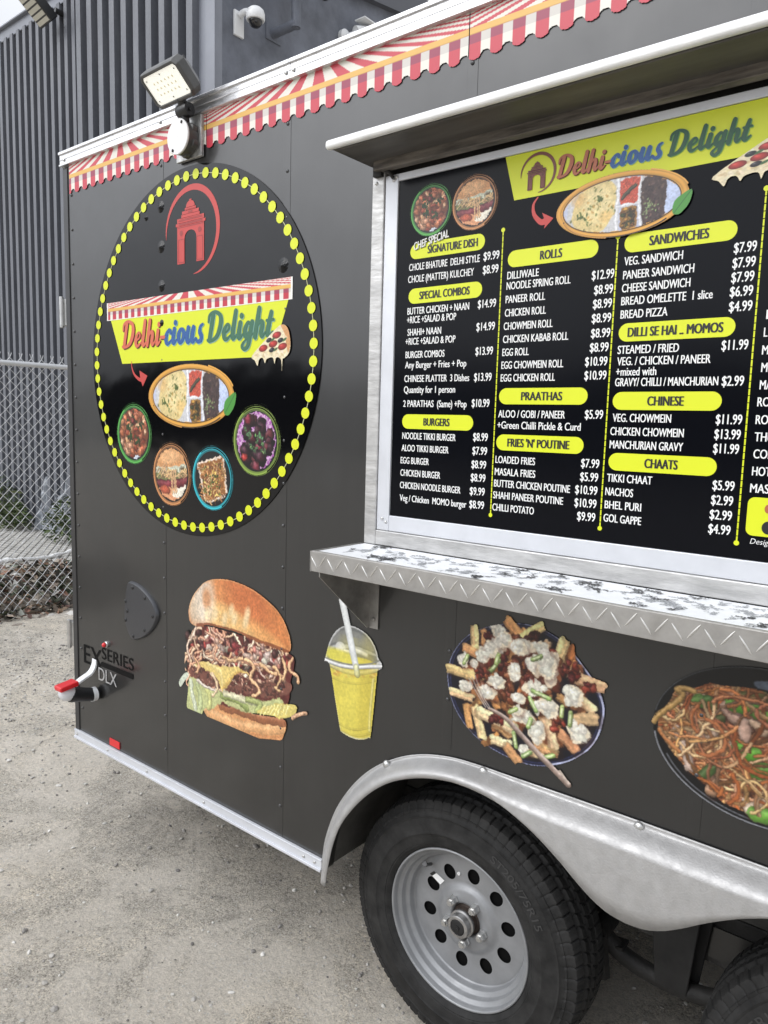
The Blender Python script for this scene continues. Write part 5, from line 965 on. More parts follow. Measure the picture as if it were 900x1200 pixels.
for i in range(46):
    u = rg.uniform(180, 720); v = 372 + (u - 180) * .25 + rg.uniform(0, 90); p.ell(A(u, v), rg.uniform(.008, .022), rg.uniform(.006, .012), jit(rg.choice([rgb(150, 58, 62), rgb(96, 52, 50), rgb(226, 180, 160), rgb(196, 78, 72), rgb(226, 150, 132), rgb(240, 214, 196)]), rg), rg.uniform(0, 3), shade=.3, hi=.15)
p.clip = None
p.poly([B(*q) for q in ((125, 60), (250, 110), (330, 150), (420, 170), (520, 170), (640, 150), (750, 160), (748, 220), (690, 240), (620, 255), (500, 235), (380, 210), (270, 180), (180, 140), (120, 100))], rgb(124, 78, 66), 3)
for i in range(330):
    x, z = rg.uniform(.745, 1.21), rg.uniform(.775, .90); m = p.inside([B(*q) for q in ((125, 60), (250, 60), (750, 130), (748, 220), (690, 240), (620, 255), (500, 235), (380, 210), (270, 180), (180, 140))], p.sl(x, x, z, z)); 
    if m.size and m.flat[m.size // 2]: p.ell((x, z), rg.uniform(.004, .011), rg.uniform(.003, .008), jit(rg.choice([rgb(150, 98, 82), rgb(108, 62, 52), rgb(176, 126, 106), rgb(84, 46, 40), rgb(134, 84, 72)]), rg), rg.uniform(0, 3), shade=.3, hi=.15)
p.poly([B(*q) for q in ((150, 45), (225, 30), (300, 55), (400, 60), (470, 90), (500, 120), (440, 95), (400, 110), (330, 212), (290, 130), (240, 85))], rgb(236, 208, 128), 3); p.stroke([B(*q) for q in ((235, 40), (310, 90), (330, 190))], .012, rgb(246, 224, 156), sm=4, shade=.1, al=.7); p.stroke([B(*q) for q in ((330, 200), (395, 110), (450, 90))], .008, rgb(214, 172, 88), sm=4, shade=.1, al=.8)
p.poly([B(*q) for q in ((118, 130), (150, 125), (200, 170), (270, 200), (330, 220), (420, 250), (520, 265), (600, 270), (680, 250), (700, 300), (640, 330), (540, 350), (440, 330), (380, 305), (330, 280), (270, 310), (215, 320), (195, 360), (150, 345), (105, 310), (110, 220))], rgb(196, 200, 140), 3)
for v, c in ((((130, 150), (140, 230), (160, 320)), rgb(226, 232, 206)), (((170, 170), (190, 250), (180, 340)), rgb(206, 216, 158)), (((230, 200), (250, 260), (240, 310)), rgb(216, 216, 140)), (((320, 240), (420, 270), (480, 320)), rgb(150, 164, 92)), (((340, 225), (460, 262), (560, 290)), rgb(228, 224, 186)), (((480, 260), (560, 290), (540, 330)), rgb(176, 186, 112))): p.stroke([B(*q) for q in v], .022, c, sm=5, shade=.35, hi=.08, al=.9)
p.poly([B(*q) for q in ((540, 345), (600, 300), (680, 290), (780, 295), (782, 350), (740, 375), (690, 380), (640, 365))], rgb(222, 204, 118), 3)
for u in range(560, 730, 22): p.stroke([B(u, 355), B(u + 25, 300)], .006, rgb(240, 226, 150), shade=.1)
p.stroke([B(760, 380), B(800, 355), B(845, 348)], .013, rgb(226, 178, 140), sm=4); p.poly([B(*q) for q in ((100, 92), (118, 105), (92, 150), (65, 186), (55, 150), (75, 112))], rgb(216, 224, 204), 3); p.stroke([B(170, 145), B(230, 185), B(280, 200)], .01, rgb(238, 222, 206), sm=4); p.stroke([B(*q) for q in ((260, 95), (285, 150), (295, 200), (265, 235))], .011, rgb(240, 208, 168), sm=4)
for v in (((470, 15), (520, 60), (500, 130), (540, 170), (555, 215), (515, 245)), ((150, 0), (180, 50), (165, 90)), ((640, 60), (690, 120), (655, 190), (680, 210)), ((760, 10), (740, 70), (790, 120), (795, 155)), ((700, 20), (720, 80), (700, 140)), ((330, 0), (380, 20), (450, 10)), ((560, 40), (620, 90), (660, 100))): p.stroke([B(*q) for q in v], .016, rgb(110, 60, 48), sm=5, shade=0, hi=0, al=.5); p.stroke([B(*q) for q in v], .0115, jit(rgb(240, 190, 142), rg, .05), sm=5)
p.wv = .35; p.poly(bun, rgb(214, 142, 88), 2); p.keep = True; old = p.a.copy(); kk = (slice(None), slice(None)); p.clip = p.inside([tuple(q) for q in cr_pts(bun, 2, True)], kk).astype(float)
n = vnoise(p.H, p.W, 60, 5); p.put(kk, np.full((p.H, p.W), .5) * (n > .5), rgb(200, 122, 72))
p.ell(A(470, 120), .13, .07, rgb(196, 110, 66), -.55, al=.75, soft=.9); p.ell(A(700, 330), .05, .11, rgb(208, 128, 74), .3, al=.7, soft=.9); p.ell(A(300, 280), .13, .04, rgb(238, 202, 138), -.15, al=.85, soft=.9); p.ell(A(420, 320), .12, .03, rgb(236, 190, 124), -.3, al=.8, soft=.9); p.ell(A(620, 430), .10, .025, rgb(230, 168, 104), -.4, al=.8, soft=.9)
p.ell(A(205, 180), .055, .085, rgb(236, 222, 204), -.15, al=.9, soft=.7); p.ell(A(228, 165), .022, .035, rgb(214, 150, 102), 0, al=.85, soft=.8); p.ell(A(150, 240), .03, .05, rgb(214, 196, 172), 0, al=.8, soft=.9)
for u, v, a in ((380, 240, .5), (400, 290, .2), (470, 310, .6), (280, 265, .3), (340, 290, .3), (230, 260, .2), (480, 260, .9)): p.ell(A(u, v), .012, .022, rgb(246, 222, 176), -.3, al=.75, soft=.9)
p.stroke([A(*q) for q in ((170, 330), (230, 325), (300, 340), (380, 360), (450, 385), (560, 430), (650, 462), (735, 498))], .011, rgb(122, 62, 40), sm=3, shade=0, hi=0, al=.75); p.stroke([tuple(q) for q in bun[1:18]], .008, rgb(226, 170, 120), shade=0, hi=0, al=.6); p.clip = None; p.a = old; p.keep = False
p.photo(1.5, .6, .16); o = p.mesh('burger_print', PRINT, tr, -.0030); o['label'] = 'cut-out print of a noodle burger with lettuce'
# ------------------------------------------------------------------ drink print
p = Paint(1.33, 1.60, .77, 1.18, 620, 4); p.wv = .2; B = zm(370, 700, 6.667); rg = random.Random(2); kk = (slice(None), slice(None))
p.poly([B(*q) for q in ((75, 480), (90, 420), (110, 350), (145, 280), (190, 235), (250, 215), (310, 225), (375, 260), (430, 310), (470, 380), (490, 440), (495, 470), (525, 520), (520, 560), (490, 575), (487, 600), (440, 1060), (425, 1095), (380, 1112), (310, 1108), (250, 1080), (205, 1050), (190, 1010), (150, 760), (112, 520), (75, 500))], rgb(206, 206, 204), 2); p.keep = True; p.clip = p.a.copy()
p.poly([B(*q) for q in ((95, 450), (115, 355), (150, 290), (195, 245), (250, 228), (310, 238), (370, 270), (420, 320), (455, 380), (480, 450), (470, 540), (300, 560), (120, 500))], rgb(112, 113, 110), 2)
p.poly([B(*q) for q in ((110, 360), (160, 280), (240, 255), (340, 275), (430, 345), (460, 420), (300, 360), (150, 350))], rgb(134, 134, 128), 3); p.poly([B(*q) for q in ((100, 385), (200, 365), (330, 385), (470, 440), (478, 460), (320, 410), (180, 390), (98, 410))], rgb(176, 177, 174), 3); p.stroke([B(190, 250), B(130, 320), B(100, 420)], .01, rgb(190, 190, 188), sm=4, al=.7)
p.ell(B(200, 392), .019, .017, rgb(236, 236, 236), shade=.1); p.stroke([B(300, 410), B(350, 425), B(400, 450)], .016, rgb(236, 236, 236), sm=3, al=.9); p.stroke([B(230, 415), B(270, 425)], .012, rgb(220, 220, 220))
p.poly([B(*q) for q in ((112, 500), (180, 480), (300, 465), (400, 480), (487, 530), (487, 600), (440, 1060), (425, 1085), (380, 1098), (310, 1094), (250, 1066), (210, 1035), (195, 1000), (150, 740))], rgb(216, 200, 82), 2); p.ell(B(250, 500), .09, .025, rgb(224, 214, 84), -.15, al=.9, soft=.4)
for i in range(50): p.ell(B(rg.uniform(150, 470), rg.uniform(560, 620)), .006, .004, jit(rg.choice([rgb(206, 150, 70), rgb(232, 214, 130), rgb(196, 132, 60)]), rg), al=.7)
p.stroke([B(110, 520), B(220, 570), B(340, 590), B(485, 565)], .014, rgb(214, 206, 158), sm=4, al=.85); p.stroke([B(130, 620), B(230, 660), B(350, 672), B(470, 650)], .006, rgb(184, 166, 70), sm=4, al=.8); p.stroke([B(190, 985), B(260, 1020), B(340, 1032), B(440, 1010)], .006, rgb(186, 168, 66), sm=4, al=.9); p.stroke([B(200, 1030), B(270, 1065), B(350, 1078), B(438, 1060)], .006, rgb(186, 168, 66), sm=4, al=.8)
p.ell(B(250, 780), .05, .15, rgb(226, 212, 100), -.06, al=.6, soft=.9); p.ell(B(400, 800), .03, .16, rgb(204, 186, 80), -.03, al=.6, soft=.9); p.stroke([B(455, 640), B(430, 900), B(425, 1040)], .008, rgb(232, 222, 150), sm=3, al=.6)
p.stroke([B(78, 485), B(180, 525), B(300, 545), B(420, 540), B(520, 540)], .012, rgb(226, 226, 224), sm=4); p.stroke([B(85, 470), B(190, 505), B(300, 525), B(440, 515), B(505, 490)], .004, rgb(120, 120, 110), sm=4, shade=0); p.clip = None; p.keep = False
p.stroke([B(212, 20), B(250, 200), B(300, 450), B(322, 545)], .026, rgb(232, 234, 232), w2=.022, shade=.25, hi=.03); p.stroke([B(322, 545), B(330, 600)], .02, rgb(232, 230, 170), al=.8)
p.photo(.8, .5, .08); o = p.mesh('drink_print', PRINT, tr, -.0030); o['label'] = 'cut-out print of a yellow drink in a domed cup with a white straw'
# ------------------------------------------------------------------ loaded fries print
p = Paint(1.75, 2.21, .84, 1.23, 640, 6); B = zm(510, 710, 4.09); rg = random.Random(31); BC, BR = (1.983, 1.048), .163
bw = [B(*q) for q in ((60, 340), (75, 250), (115, 180), (170, 130), (240, 100), (330, 82), (420, 82), (510, 105), (590, 150), (660, 215), (720, 290), (780, 380), (812, 460), (815, 530), (790, 620), (740, 690), (670, 735), (590, 762), (500, 768), (410, 750), (310, 705), (210, 640), (130, 550), (80, 450))]
p.wv = .1; p.poly(bw, rgb(150, 156, 190), 3); sc_ = lambda P, k: [(BC[0] + (x - BC[0]) * k, BC[1] + (z - BC[1]) * k) for x, z in P]
p.keep = True; p.clip = p.a.copy(); p.poly(sc_(bw, .985), rgb(22, 24, 46), 3); p.poly(sc_(bw, .955), rgb(54, 60, 104), 3); p.poly(sc_(bw, .945), rgb(15, 16, 28), 3); p.clip = None; p.keep = False
p.stroke([B(*q) for q in ((660, 220), (740, 330), (800, 450), (805, 540), (760, 660), (660, 735), (560, 758))], .004, rgb(186, 190, 220), sm=4, shade=0)
p.wv = .55
def fry(a, b, w, c=None):
    a, b = B(*a), B(*b); c = c if c is not None else jit(rg.choice([rgb(236, 192, 140), rgb(224, 172, 118), rgb(240, 204, 156), rgb(212, 156, 104)]), rg); d = np.array(b) - a; L_ = np.hypot(*d); d /= L_; nn = np.array([-d[1], d[0]]); w = w / 4.09 / 520
    p.stroke([tuple(np.array(a) + (.003, -.004)), tuple(np.array(b) + (.003, -.004))], w * 1.25, rgb(44, 22, 16), shade=0, hi=0, al=.35)
    q = [tuple(np.array(a) + nn * w / 2), tuple(np.array(b) + nn * w / 2), tuple(np.array(b) + d * w * .12), tuple(np.array(b) - nn * w / 2), tuple(np.array(a) - nn * w / 2), tuple(np.array(a) - d * w * .1)]; p.poly(q, c, 0)
    up = nn if nn[1] > 0 else -nn; p.stroke([tuple(np.array(a) + up * w * .2), tuple(np.array(b) + up * w * .2)], w * .5, np.clip(c * 1.14, 0, 1), shade=.2, hi=.03, al=.85); p.stroke([tuple(np.array(a) - up * w * .42), tuple(np.array(b) - up * w * .42)], w * .2, c * .66, shade=0, hi=0, al=.7)
    for i in range(3): t = rg.random(); p.ell(tuple(np.array(a) + d * L_ * t), w * .3, w * .15, c * rg.uniform(.8, 1.1), rg.uniform(0, 3), al=.5, soft=.6)
for i in range(70):
    an, r_ = rg.uniform(0, 6.3), math.sqrt(rg.random()); u, v, an2 = 435 + 290 * r_ * math.cos(an), 420 + 285 * r_ * math.sin(an), rg.uniform(0, 3.1); fry((u - 45 * math.cos(an2), v - 45 * math.sin(an2)), (u + 45 * math.cos(an2), v + 45 * math.sin(an2)), rg.uniform(34, 48), jit(rg.choice([rgb(196, 130, 78), rgb(212, 150, 94), rgb(170, 104, 62)]), rg))
for q in (((235, 115), (240, 180), 40), ((190, 95), (195, 205), 48), ((345, 62), (425, 165), 56), ((420, 150), (520, 92), 50), ((140, 195), (215, 235), 50), ((625, 160), (585, 280), 56), ((545, 170), (530, 240), 40), ((690, 300), (650, 320), 40), ((650, 330), (815, 392), 56), ((700, 450), (765, 500), 48), ((670, 545), (775, 540), 60), ((150, 470), (170, 580), 40), ((195, 480), (230, 630), 52), ((75, 405), (180, 440), 44), ((280, 560), (365, 625), 40), ((270, 635), (365, 665), 50), ((345, 670), (400, 745), 54), ((480, 660), (590, 705), 46), ((600, 610), (680, 690), 54), ((530, 540), (575, 675), 58), ((60, 295), (240, 350), 52), ((215, 505), (390, 590), 58), ((420, 690), (520, 720), 36), ((590, 430), (640, 470), 40)): fry(*q)
p.wv = 1.
for i in range(90):
    a, r = rg.uniform(0, 6.3), math.sqrt(rg.random()); p.ell(B(400 + 200 * r * math.cos(a), 310 + 170 * r * math.sin(a)), rg.uniform(.008, .022), rg.uniform(.006, .015), jit(rg.choice([rgb(122, 54, 36), rgb(150, 76, 46), rgb(88, 38, 30), rgb(176, 106, 66)]), rg), rg.uniform(0, 3), shade=.4, hi=.2)
for u, v in ((330, 225), (440, 230), (590, 560), (560, 235), (740, 400), (410, 460), (250, 150), (620, 300), (300, 540), (680, 300), (270, 260), (230, 320), (460, 350), (500, 500), (540, 300)): 
    for i in range(5): p.ell(B(u + rg.gauss(0, 14), v + rg.gauss(0, 14)), rg.uniform(.006, .014), rg.uniform(.005, .01), jit(rg.choice([rgb(128, 44, 36), rgb(166, 66, 48), rgb(104, 36, 32)]), rg), rg.uniform(0, 3), shade=.4, hi=.15)
p.wv = .6
def curd(u, v, a, b):
    c = B(u, v); a, b = a * 1.12 / 4.09 / 520, b * 1.12 / 4.09 / 520; p.ell((c[0] + .003, c[1] - .004), a * 1.1, b * 1.1, rgb(96, 52, 36), al=.4, soft=.5)
    p.poly([(c[0] + a * .95 * rg.uniform(.75, 1.15) * math.cos(t), c[1] + b * .95 * rg.uniform(.75, 1.15) * math.sin(t)) for t in np.linspace(0, 6.283, 9, endpoint=False)], rgb(240, 226, 200), 3)
    for i in range(9): x, z = c[0] + rg.gauss(0, a * .3) - a * .1, c[1] + rg.gauss(0, b * .3) + b * .1; p.ell((x, z), a * rg.uniform(.3, .6), b * rg.uniform(.25, .5), jit(rgb(255, 248, 232), rg, .02), rg.uniform(0, 3), shade=.12, hi=.05)
for q in ((310, 120, 40, 30), (345, 150, 30, 24), (235, 235, 42, 40), (300, 195, 55, 34), (430, 190, 66, 30), (380, 320, 36, 46), (490, 290, 44, 55), (555, 330, 42, 60), (560, 260, 40, 44), (520, 205, 36, 36), (470, 395, 55, 30), (665, 440, 46, 55), (540, 490, 62, 44), (425, 530, 56, 38), (490, 610, 44, 50), (690, 610, 54, 46), (150, 382, 42, 28), (250, 415, 56, 34), (295, 365, 46, 34), (430, 690, 34, 26), (190, 275, 28, 22), (140, 262, 32, 34), (400, 440, 36, 26), (400, 500, 30, 24), (330, 170, 50, 34), (270, 215, 40, 36), (400, 200, 50, 34), (540, 290, 50, 60)  ): curd(*q)
p.wv = .3
for u, v, L_, a in ((290, 285, 60, .9), (300, 255, 40, 1.3), (490, 248, 44, .4), (510, 425, 90, -.45), (470, 470, 70, -1.1), (610, 505, 44, 1.5), (650, 540, 60, 1.5), (385, 640, 70, -1.4), (440, 710, 40, .5), (550, 720, 40, .2), (375, 500, 36, .4), (150, 255, 40, 1.1), (455, 560, 40, 1.2)):
    d = (L_ / 2 * math.cos(a), -L_ / 2 * math.sin(a)); p.stroke([B(u - d[0], v - d[1]), B(u + d[0], v + d[1])], .011, jit(rgb(162, 186, 110), rg), shade=.4, hi=.2); p.stroke([B(u - d[0] * .6, v - d[1] * .6), B(u + d[0] * .6, v + d[1] * .6)], .004, rgb(214, 222, 176), shade=0)
p.wv = .05; p.stroke([B(*q) for q in ((262, 490), (310, 515), (350, 545), (400, 600), (500, 710), (640, 855))], .0085, rgb(150, 128, 116), w2=.0165, sm=4, shade=.35, hi=.3)
for k in (-1, 0, 1): p.stroke([B(180 + k * 14, 340 + k * -8), B(215 + k * 10, 420), B(255 + k * 10, 485)], .003, rgb(176, 160, 150), sm=4, hi=.3)
p.stroke([B(600, 790), B(642, 850)], .008, rgb(206, 188, 172), shade=.2, hi=.2, al=.8); p.photo(1.9, .55, .18)
o = p.mesh('fries_print', PRINT, tr, -.0030); o['label'] = 'cut-out print of loaded fries with curds in a dark blue bowl and a fork'
# ------------------------------------------------------------------ fried noodles print
p = Paint(2.26, 2.72, .89, 1.24, 620, 7); B = zm(720, 760, 5); rg = random.Random(17); NC = (2.486, 1.065); bw = [(NC[0] + .208 * math.cos(a), NC[1] + .153 * math.sin(a)) for a in np.linspace(0, 6.283, 60, endpoint=False)]
p.wv = .05; p.poly(bw, rgb(10, 10, 12), 0); p.keep = True; p.clip = p.a.copy(); lp = lambda k, dz, a0, a1: [(NC[0] + .208 * k * math.cos(a), NC[1] + dz + .153 * k * math.sin(a)) for a in np.linspace(a0, a1, 30)]
p.stroke(lp(.985, 0, 3.3, 5.6), .004, rgb(130, 132, 138), shade=0); p.stroke(lp(.94, .001, 3.6, 5.6), .003, rgb(96, 98, 104), shade=0); p.stroke(lp(.99, 0, 1.4, 3.0), .003, rgb(70, 72, 76), shade=0); p.poly([B(*q) for q in ((820, 195), (900, 190), (1100, 220), (1100, 260), (870, 240))], rgb(96, 106, 122), 4); p.clip = None; p.keep = False
reg = [B(*q) for q in ((250, 405), (330, 300), (365, 240), (480, 228), (560, 200), (640, 215), (820, 232), (900, 270), (1050, 300), (1200, 420), (1230, 600), (1150, 780), (1020, 920), (900, 985), (790, 960), (640, 900), (560, 820), (440, 710), (340, 600), (265, 480))]; reg = [tuple(q) for q in cr_pts(reg, 3, True)]
p.clip = (np.hypot((p.X - NC[0]) / .208, (p.Z - NC[1]) / .153) < .95).astype(float); p.wv = .55; p.poly(reg, rgb(70, 34, 24), 0); NCOL = [rgb(218, 142, 86), rgb(200, 116, 64), rgb(232, 168, 112), rgb(176, 94, 52), rgb(206, 130, 84), rgb(238, 186, 136)]
noodles(p, reg, 760, .0058, NCOL, (.05, .15), 5, 30.)
def chunk(v, w, c, sh=.4): q = [B(*a) for a in v]; p.stroke([(x + .003, z - .003) for x, z in q], w * 1.25, rgb(50, 24, 18), sm=4, shade=0, hi=0, al=.5); p.stroke(q, w, c, sm=4, shade=sh, hi=.14)
for v, w, c in ((((370, 475), (400, 560), (430, 620), (440, 695)), .019, rgb(214, 186, 170)), (((660, 340), (710, 400), (755, 440), (770, 515)), .026, rgb(206, 168, 148)), (((820, 425), (850, 460), (870, 480)), .022, rgb(214, 180, 150)), (((480, 520), (540, 505), (570, 490)), .026, rgb(216, 186, 164)), (((410, 290), (430, 360), (465, 420)), .02, rgb(206, 160, 104)), (((480, 380), (500, 400), (510, 440)), .03, rgb(196, 120, 66)), (((480, 260), (510, 280), (490, 300)), .022, rgb(210, 178, 150)), (((690, 570), (730, 590)), .022, rgb(226, 200, 170)), (((570, 770), (590, 800), (575, 830)), .026, rgb(196, 150, 116)), (((800, 945), (850, 920)), .024, rgb(232, 206, 180)), (((870, 910), (930, 905)), .03, rgb(226, 190, 160)), (((760, 650), (800, 700), (770, 800)), .026, rgb(206, 132, 74)), (((690, 280), (760, 285)), .024, rgb(196, 136, 104)), (((960, 520), (1000, 600)), .026, rgb(214, 180, 150)), (((1040, 700), (1100, 720)), .026, rgb(206, 150, 110))): chunk(v, w, c)
for v, w, c in ((((490, 305), (540, 312)), .026, rgb(92, 132, 58)), (((555, 300), (575, 330)), .02, rgb(70, 104, 46)), (((550, 415), (630, 410)), .017, rgb(66, 74, 36)), (((700, 320), (750, 335), (800, 345), (840, 350)), .030, rgb(98, 166, 52)), (((860, 340), (920, 330)), .030, rgb(94, 160, 54)), (((850, 380), (900, 390)), .024, rgb(104, 172, 60)), (((735, 275), (870, 280)), .022, rgb(92, 90, 44)), (((735, 580), (780, 610), (815, 620)), .030, rgb(98, 166, 50)), (((520, 745), (570, 705)), .022, rgb(78, 104, 52)), (((850, 720), (900, 720)), .034, rgb(96, 150, 56)), (((830, 965), (920, 990)), .030, rgb(116, 172, 66)), (((1000, 440), (1050, 470)), .026, rgb(98, 160, 52)), (((1000, 820), (1060, 800)), .026, rgb(98, 160, 52))): chunk(v, w, c, .3)
p.ell(B(770, 885), .005, .005, rgb(250, 246, 240)); p.keep = False; nd2 = [q for q in reg]; noodles(p, reg, 110, .0058, NCOL, (.06, .16), 77, 28.); p.clip = None
p.stroke([B(*q) for q in ((235, 425), (260, 385), (330, 340), (400, 275), (370, 235), (420, 232), (470, 250))], .012, rgb(198, 156, 92), sm=4); p.stroke([B(*q) for q in ((265, 475), (300, 520), (380, 600))], .008, rgb(200, 130, 76), sm=4)
p.photo(1.5, .5, .16); p.c *= .95; o = p.mesh('noodles_print', PRINT, tr, -.0030); o['label'] = 'cut-out print of fried noodles with spring onion in a black bowl'
# ------------------------------------------------------------------ menu board
mbd = thing('menu_board', (2.57, -.006, 1.82), 'black menu board with yellow headings and white prices inside the serving window frame', 'menu')
mb = MB(); mb.box(FL + .0765, FR - .0765, -.0085, -.0003, 1.415, 2.2283); bdp = mb.build('panel', BOARD, mbd, bevel=.0008)
MY = -.0091
A = zm(430, 180, 3.6); B = zm(430, 390, 3.6); Cc = zm(650, 180, 3.6); D = zm(650, 390, 3.6)
WTXT = mat('menu_white', (.80, .80, .79), .4); LIMEY = mat('menu_yellow', C(212, 220, 34), .38)
def pill(xl, xr, zc, h, word, wl, wr, cap=.0178):
    r = h / 2; mb = MB(); P = [(xl + r + r * math.cos(t), zc + r * math.sin(t)) for t in np.linspace(math.pi / 2, 1.5 * math.pi, 12)] + [(xr - r + r * math.cos(t), zc + r * math.sin(t)) for t in np.linspace(-math.pi / 2, math.pi / 2, 12)]
    mb.flat(P, MY); h_ = mb.build('heading', LIMEY, mbd, fix=False); mb = MB(); put_text(mb, word, wl, wr, zc - cap / 2, cap, MY - .0006, .055); mb.build('lettering', BPRINT, h_, fix=False)
def line(name, f, nl, nr, price=None, fp=None, pl=None, pr=None, cap=.0160, pcap=.0178, bold=.022):
    mb = MB()
    if name:
        a, b = f(*nl), f(*nr) if len(nr) == 2 else nr[0](*nr[1:]); put_text(mb, name, a[0], b[0], (a[1] + b[1]) / 2, cap, MY, bold)
    if price:
        fp = fp or f; a, b = fp(*pl), fp(*pr); m2 = MB(); put_text(m2, price, a[0], b[0], (a[1] + b[1]) / 2, pcap, MY, bold); m2.build('price', WTXT, mbd, fix=False)
    mb.build('menu_line', WTXT, mbd, fix=False)
def hp(f1, l, f2, r, zc_pts, word, wl, wr, fw=None):
    fw = fw or f1; z = sum(q[1] for q in zc_pts) / len(zc_pts); pill(f1(*l)[0], f2(*r)[0], z, .0355, word, fw(*wl)[0], fw(*wr)[0])
hp(A, (193, 415), A, (507, 370), [A(215, 425), A(490, 365)], 'SIGNATURE DISH', (265, 425), (477, 390))
hp(A, (185, 605), A, (495, 572), [A(200, 608), A(480, 572)], 'SPECIAL COMBOS', (230, 612), (443, 592))
hp(B, (158, 376), B, (457, 380), [B(170, 375), B(445, 380)], 'BURGERS', (247, 388), (358, 389))
hp(A, (603, 450), Cc, (192, 405), [A(620, 448), Cc(180, 403)], 'ROLLS', (738, 447), (832, 436))
hp(B, (566, 270), D, (147, 265), [B(580, 270), D(135, 266)], 'PRAATHAS', (658, 284), (832, 283))
hp(B, (554, 465), D, (130, 472), [B(566, 464), D(118, 473)], "FRIES 'N' POUTINE", (600, 480), (862, 487))
hp(Cc, (302, 385), Cc, (777, 325), [Cc(320, 383), Cc(760, 326)], 'SANDWICHES', (405, 392), (658, 358))
hp(Cc, (277, 762), Cc, (768, 735), [Cc(295, 757), Cc(750, 733)], 'DILLI SE HAI .. MOMOS', (314, 772), (717, 752))
hp(D, (252, 290), D, (711, 287), [D(265, 289), D(700, 288)], 'CHINESE', (396, 303), (551, 302))
hp(D, (234, 545), D, (690, 562), [D(250, 546), D(676, 562)], 'CHAATS', (384, 568), (525, 573))
mb = MB(); a, b = A(208, 412), A(356, 354); put_text(mb, 'CHEF SPECIAL', a[0], b[0], a[1] + .0, .0172, MY - .0014, .022, slope=(b[1] - a[1]) / (b[0] - a[0])); mb.build('chef_lettering', WTXT, mbd, fix=False)
mb = MB(); put_text(mb, 'CHEF SPECIAL', a[0] + .0015, b[0] + .0015, a[1] - .002, .0174, MY - .0010, .04, slope=(b[1] - a[1]) / (b[0] - a[0])); mb.build('chef_lettering_shadow', mat('olive_print', (.12, .13, .03), .4), mbd, fix=False)
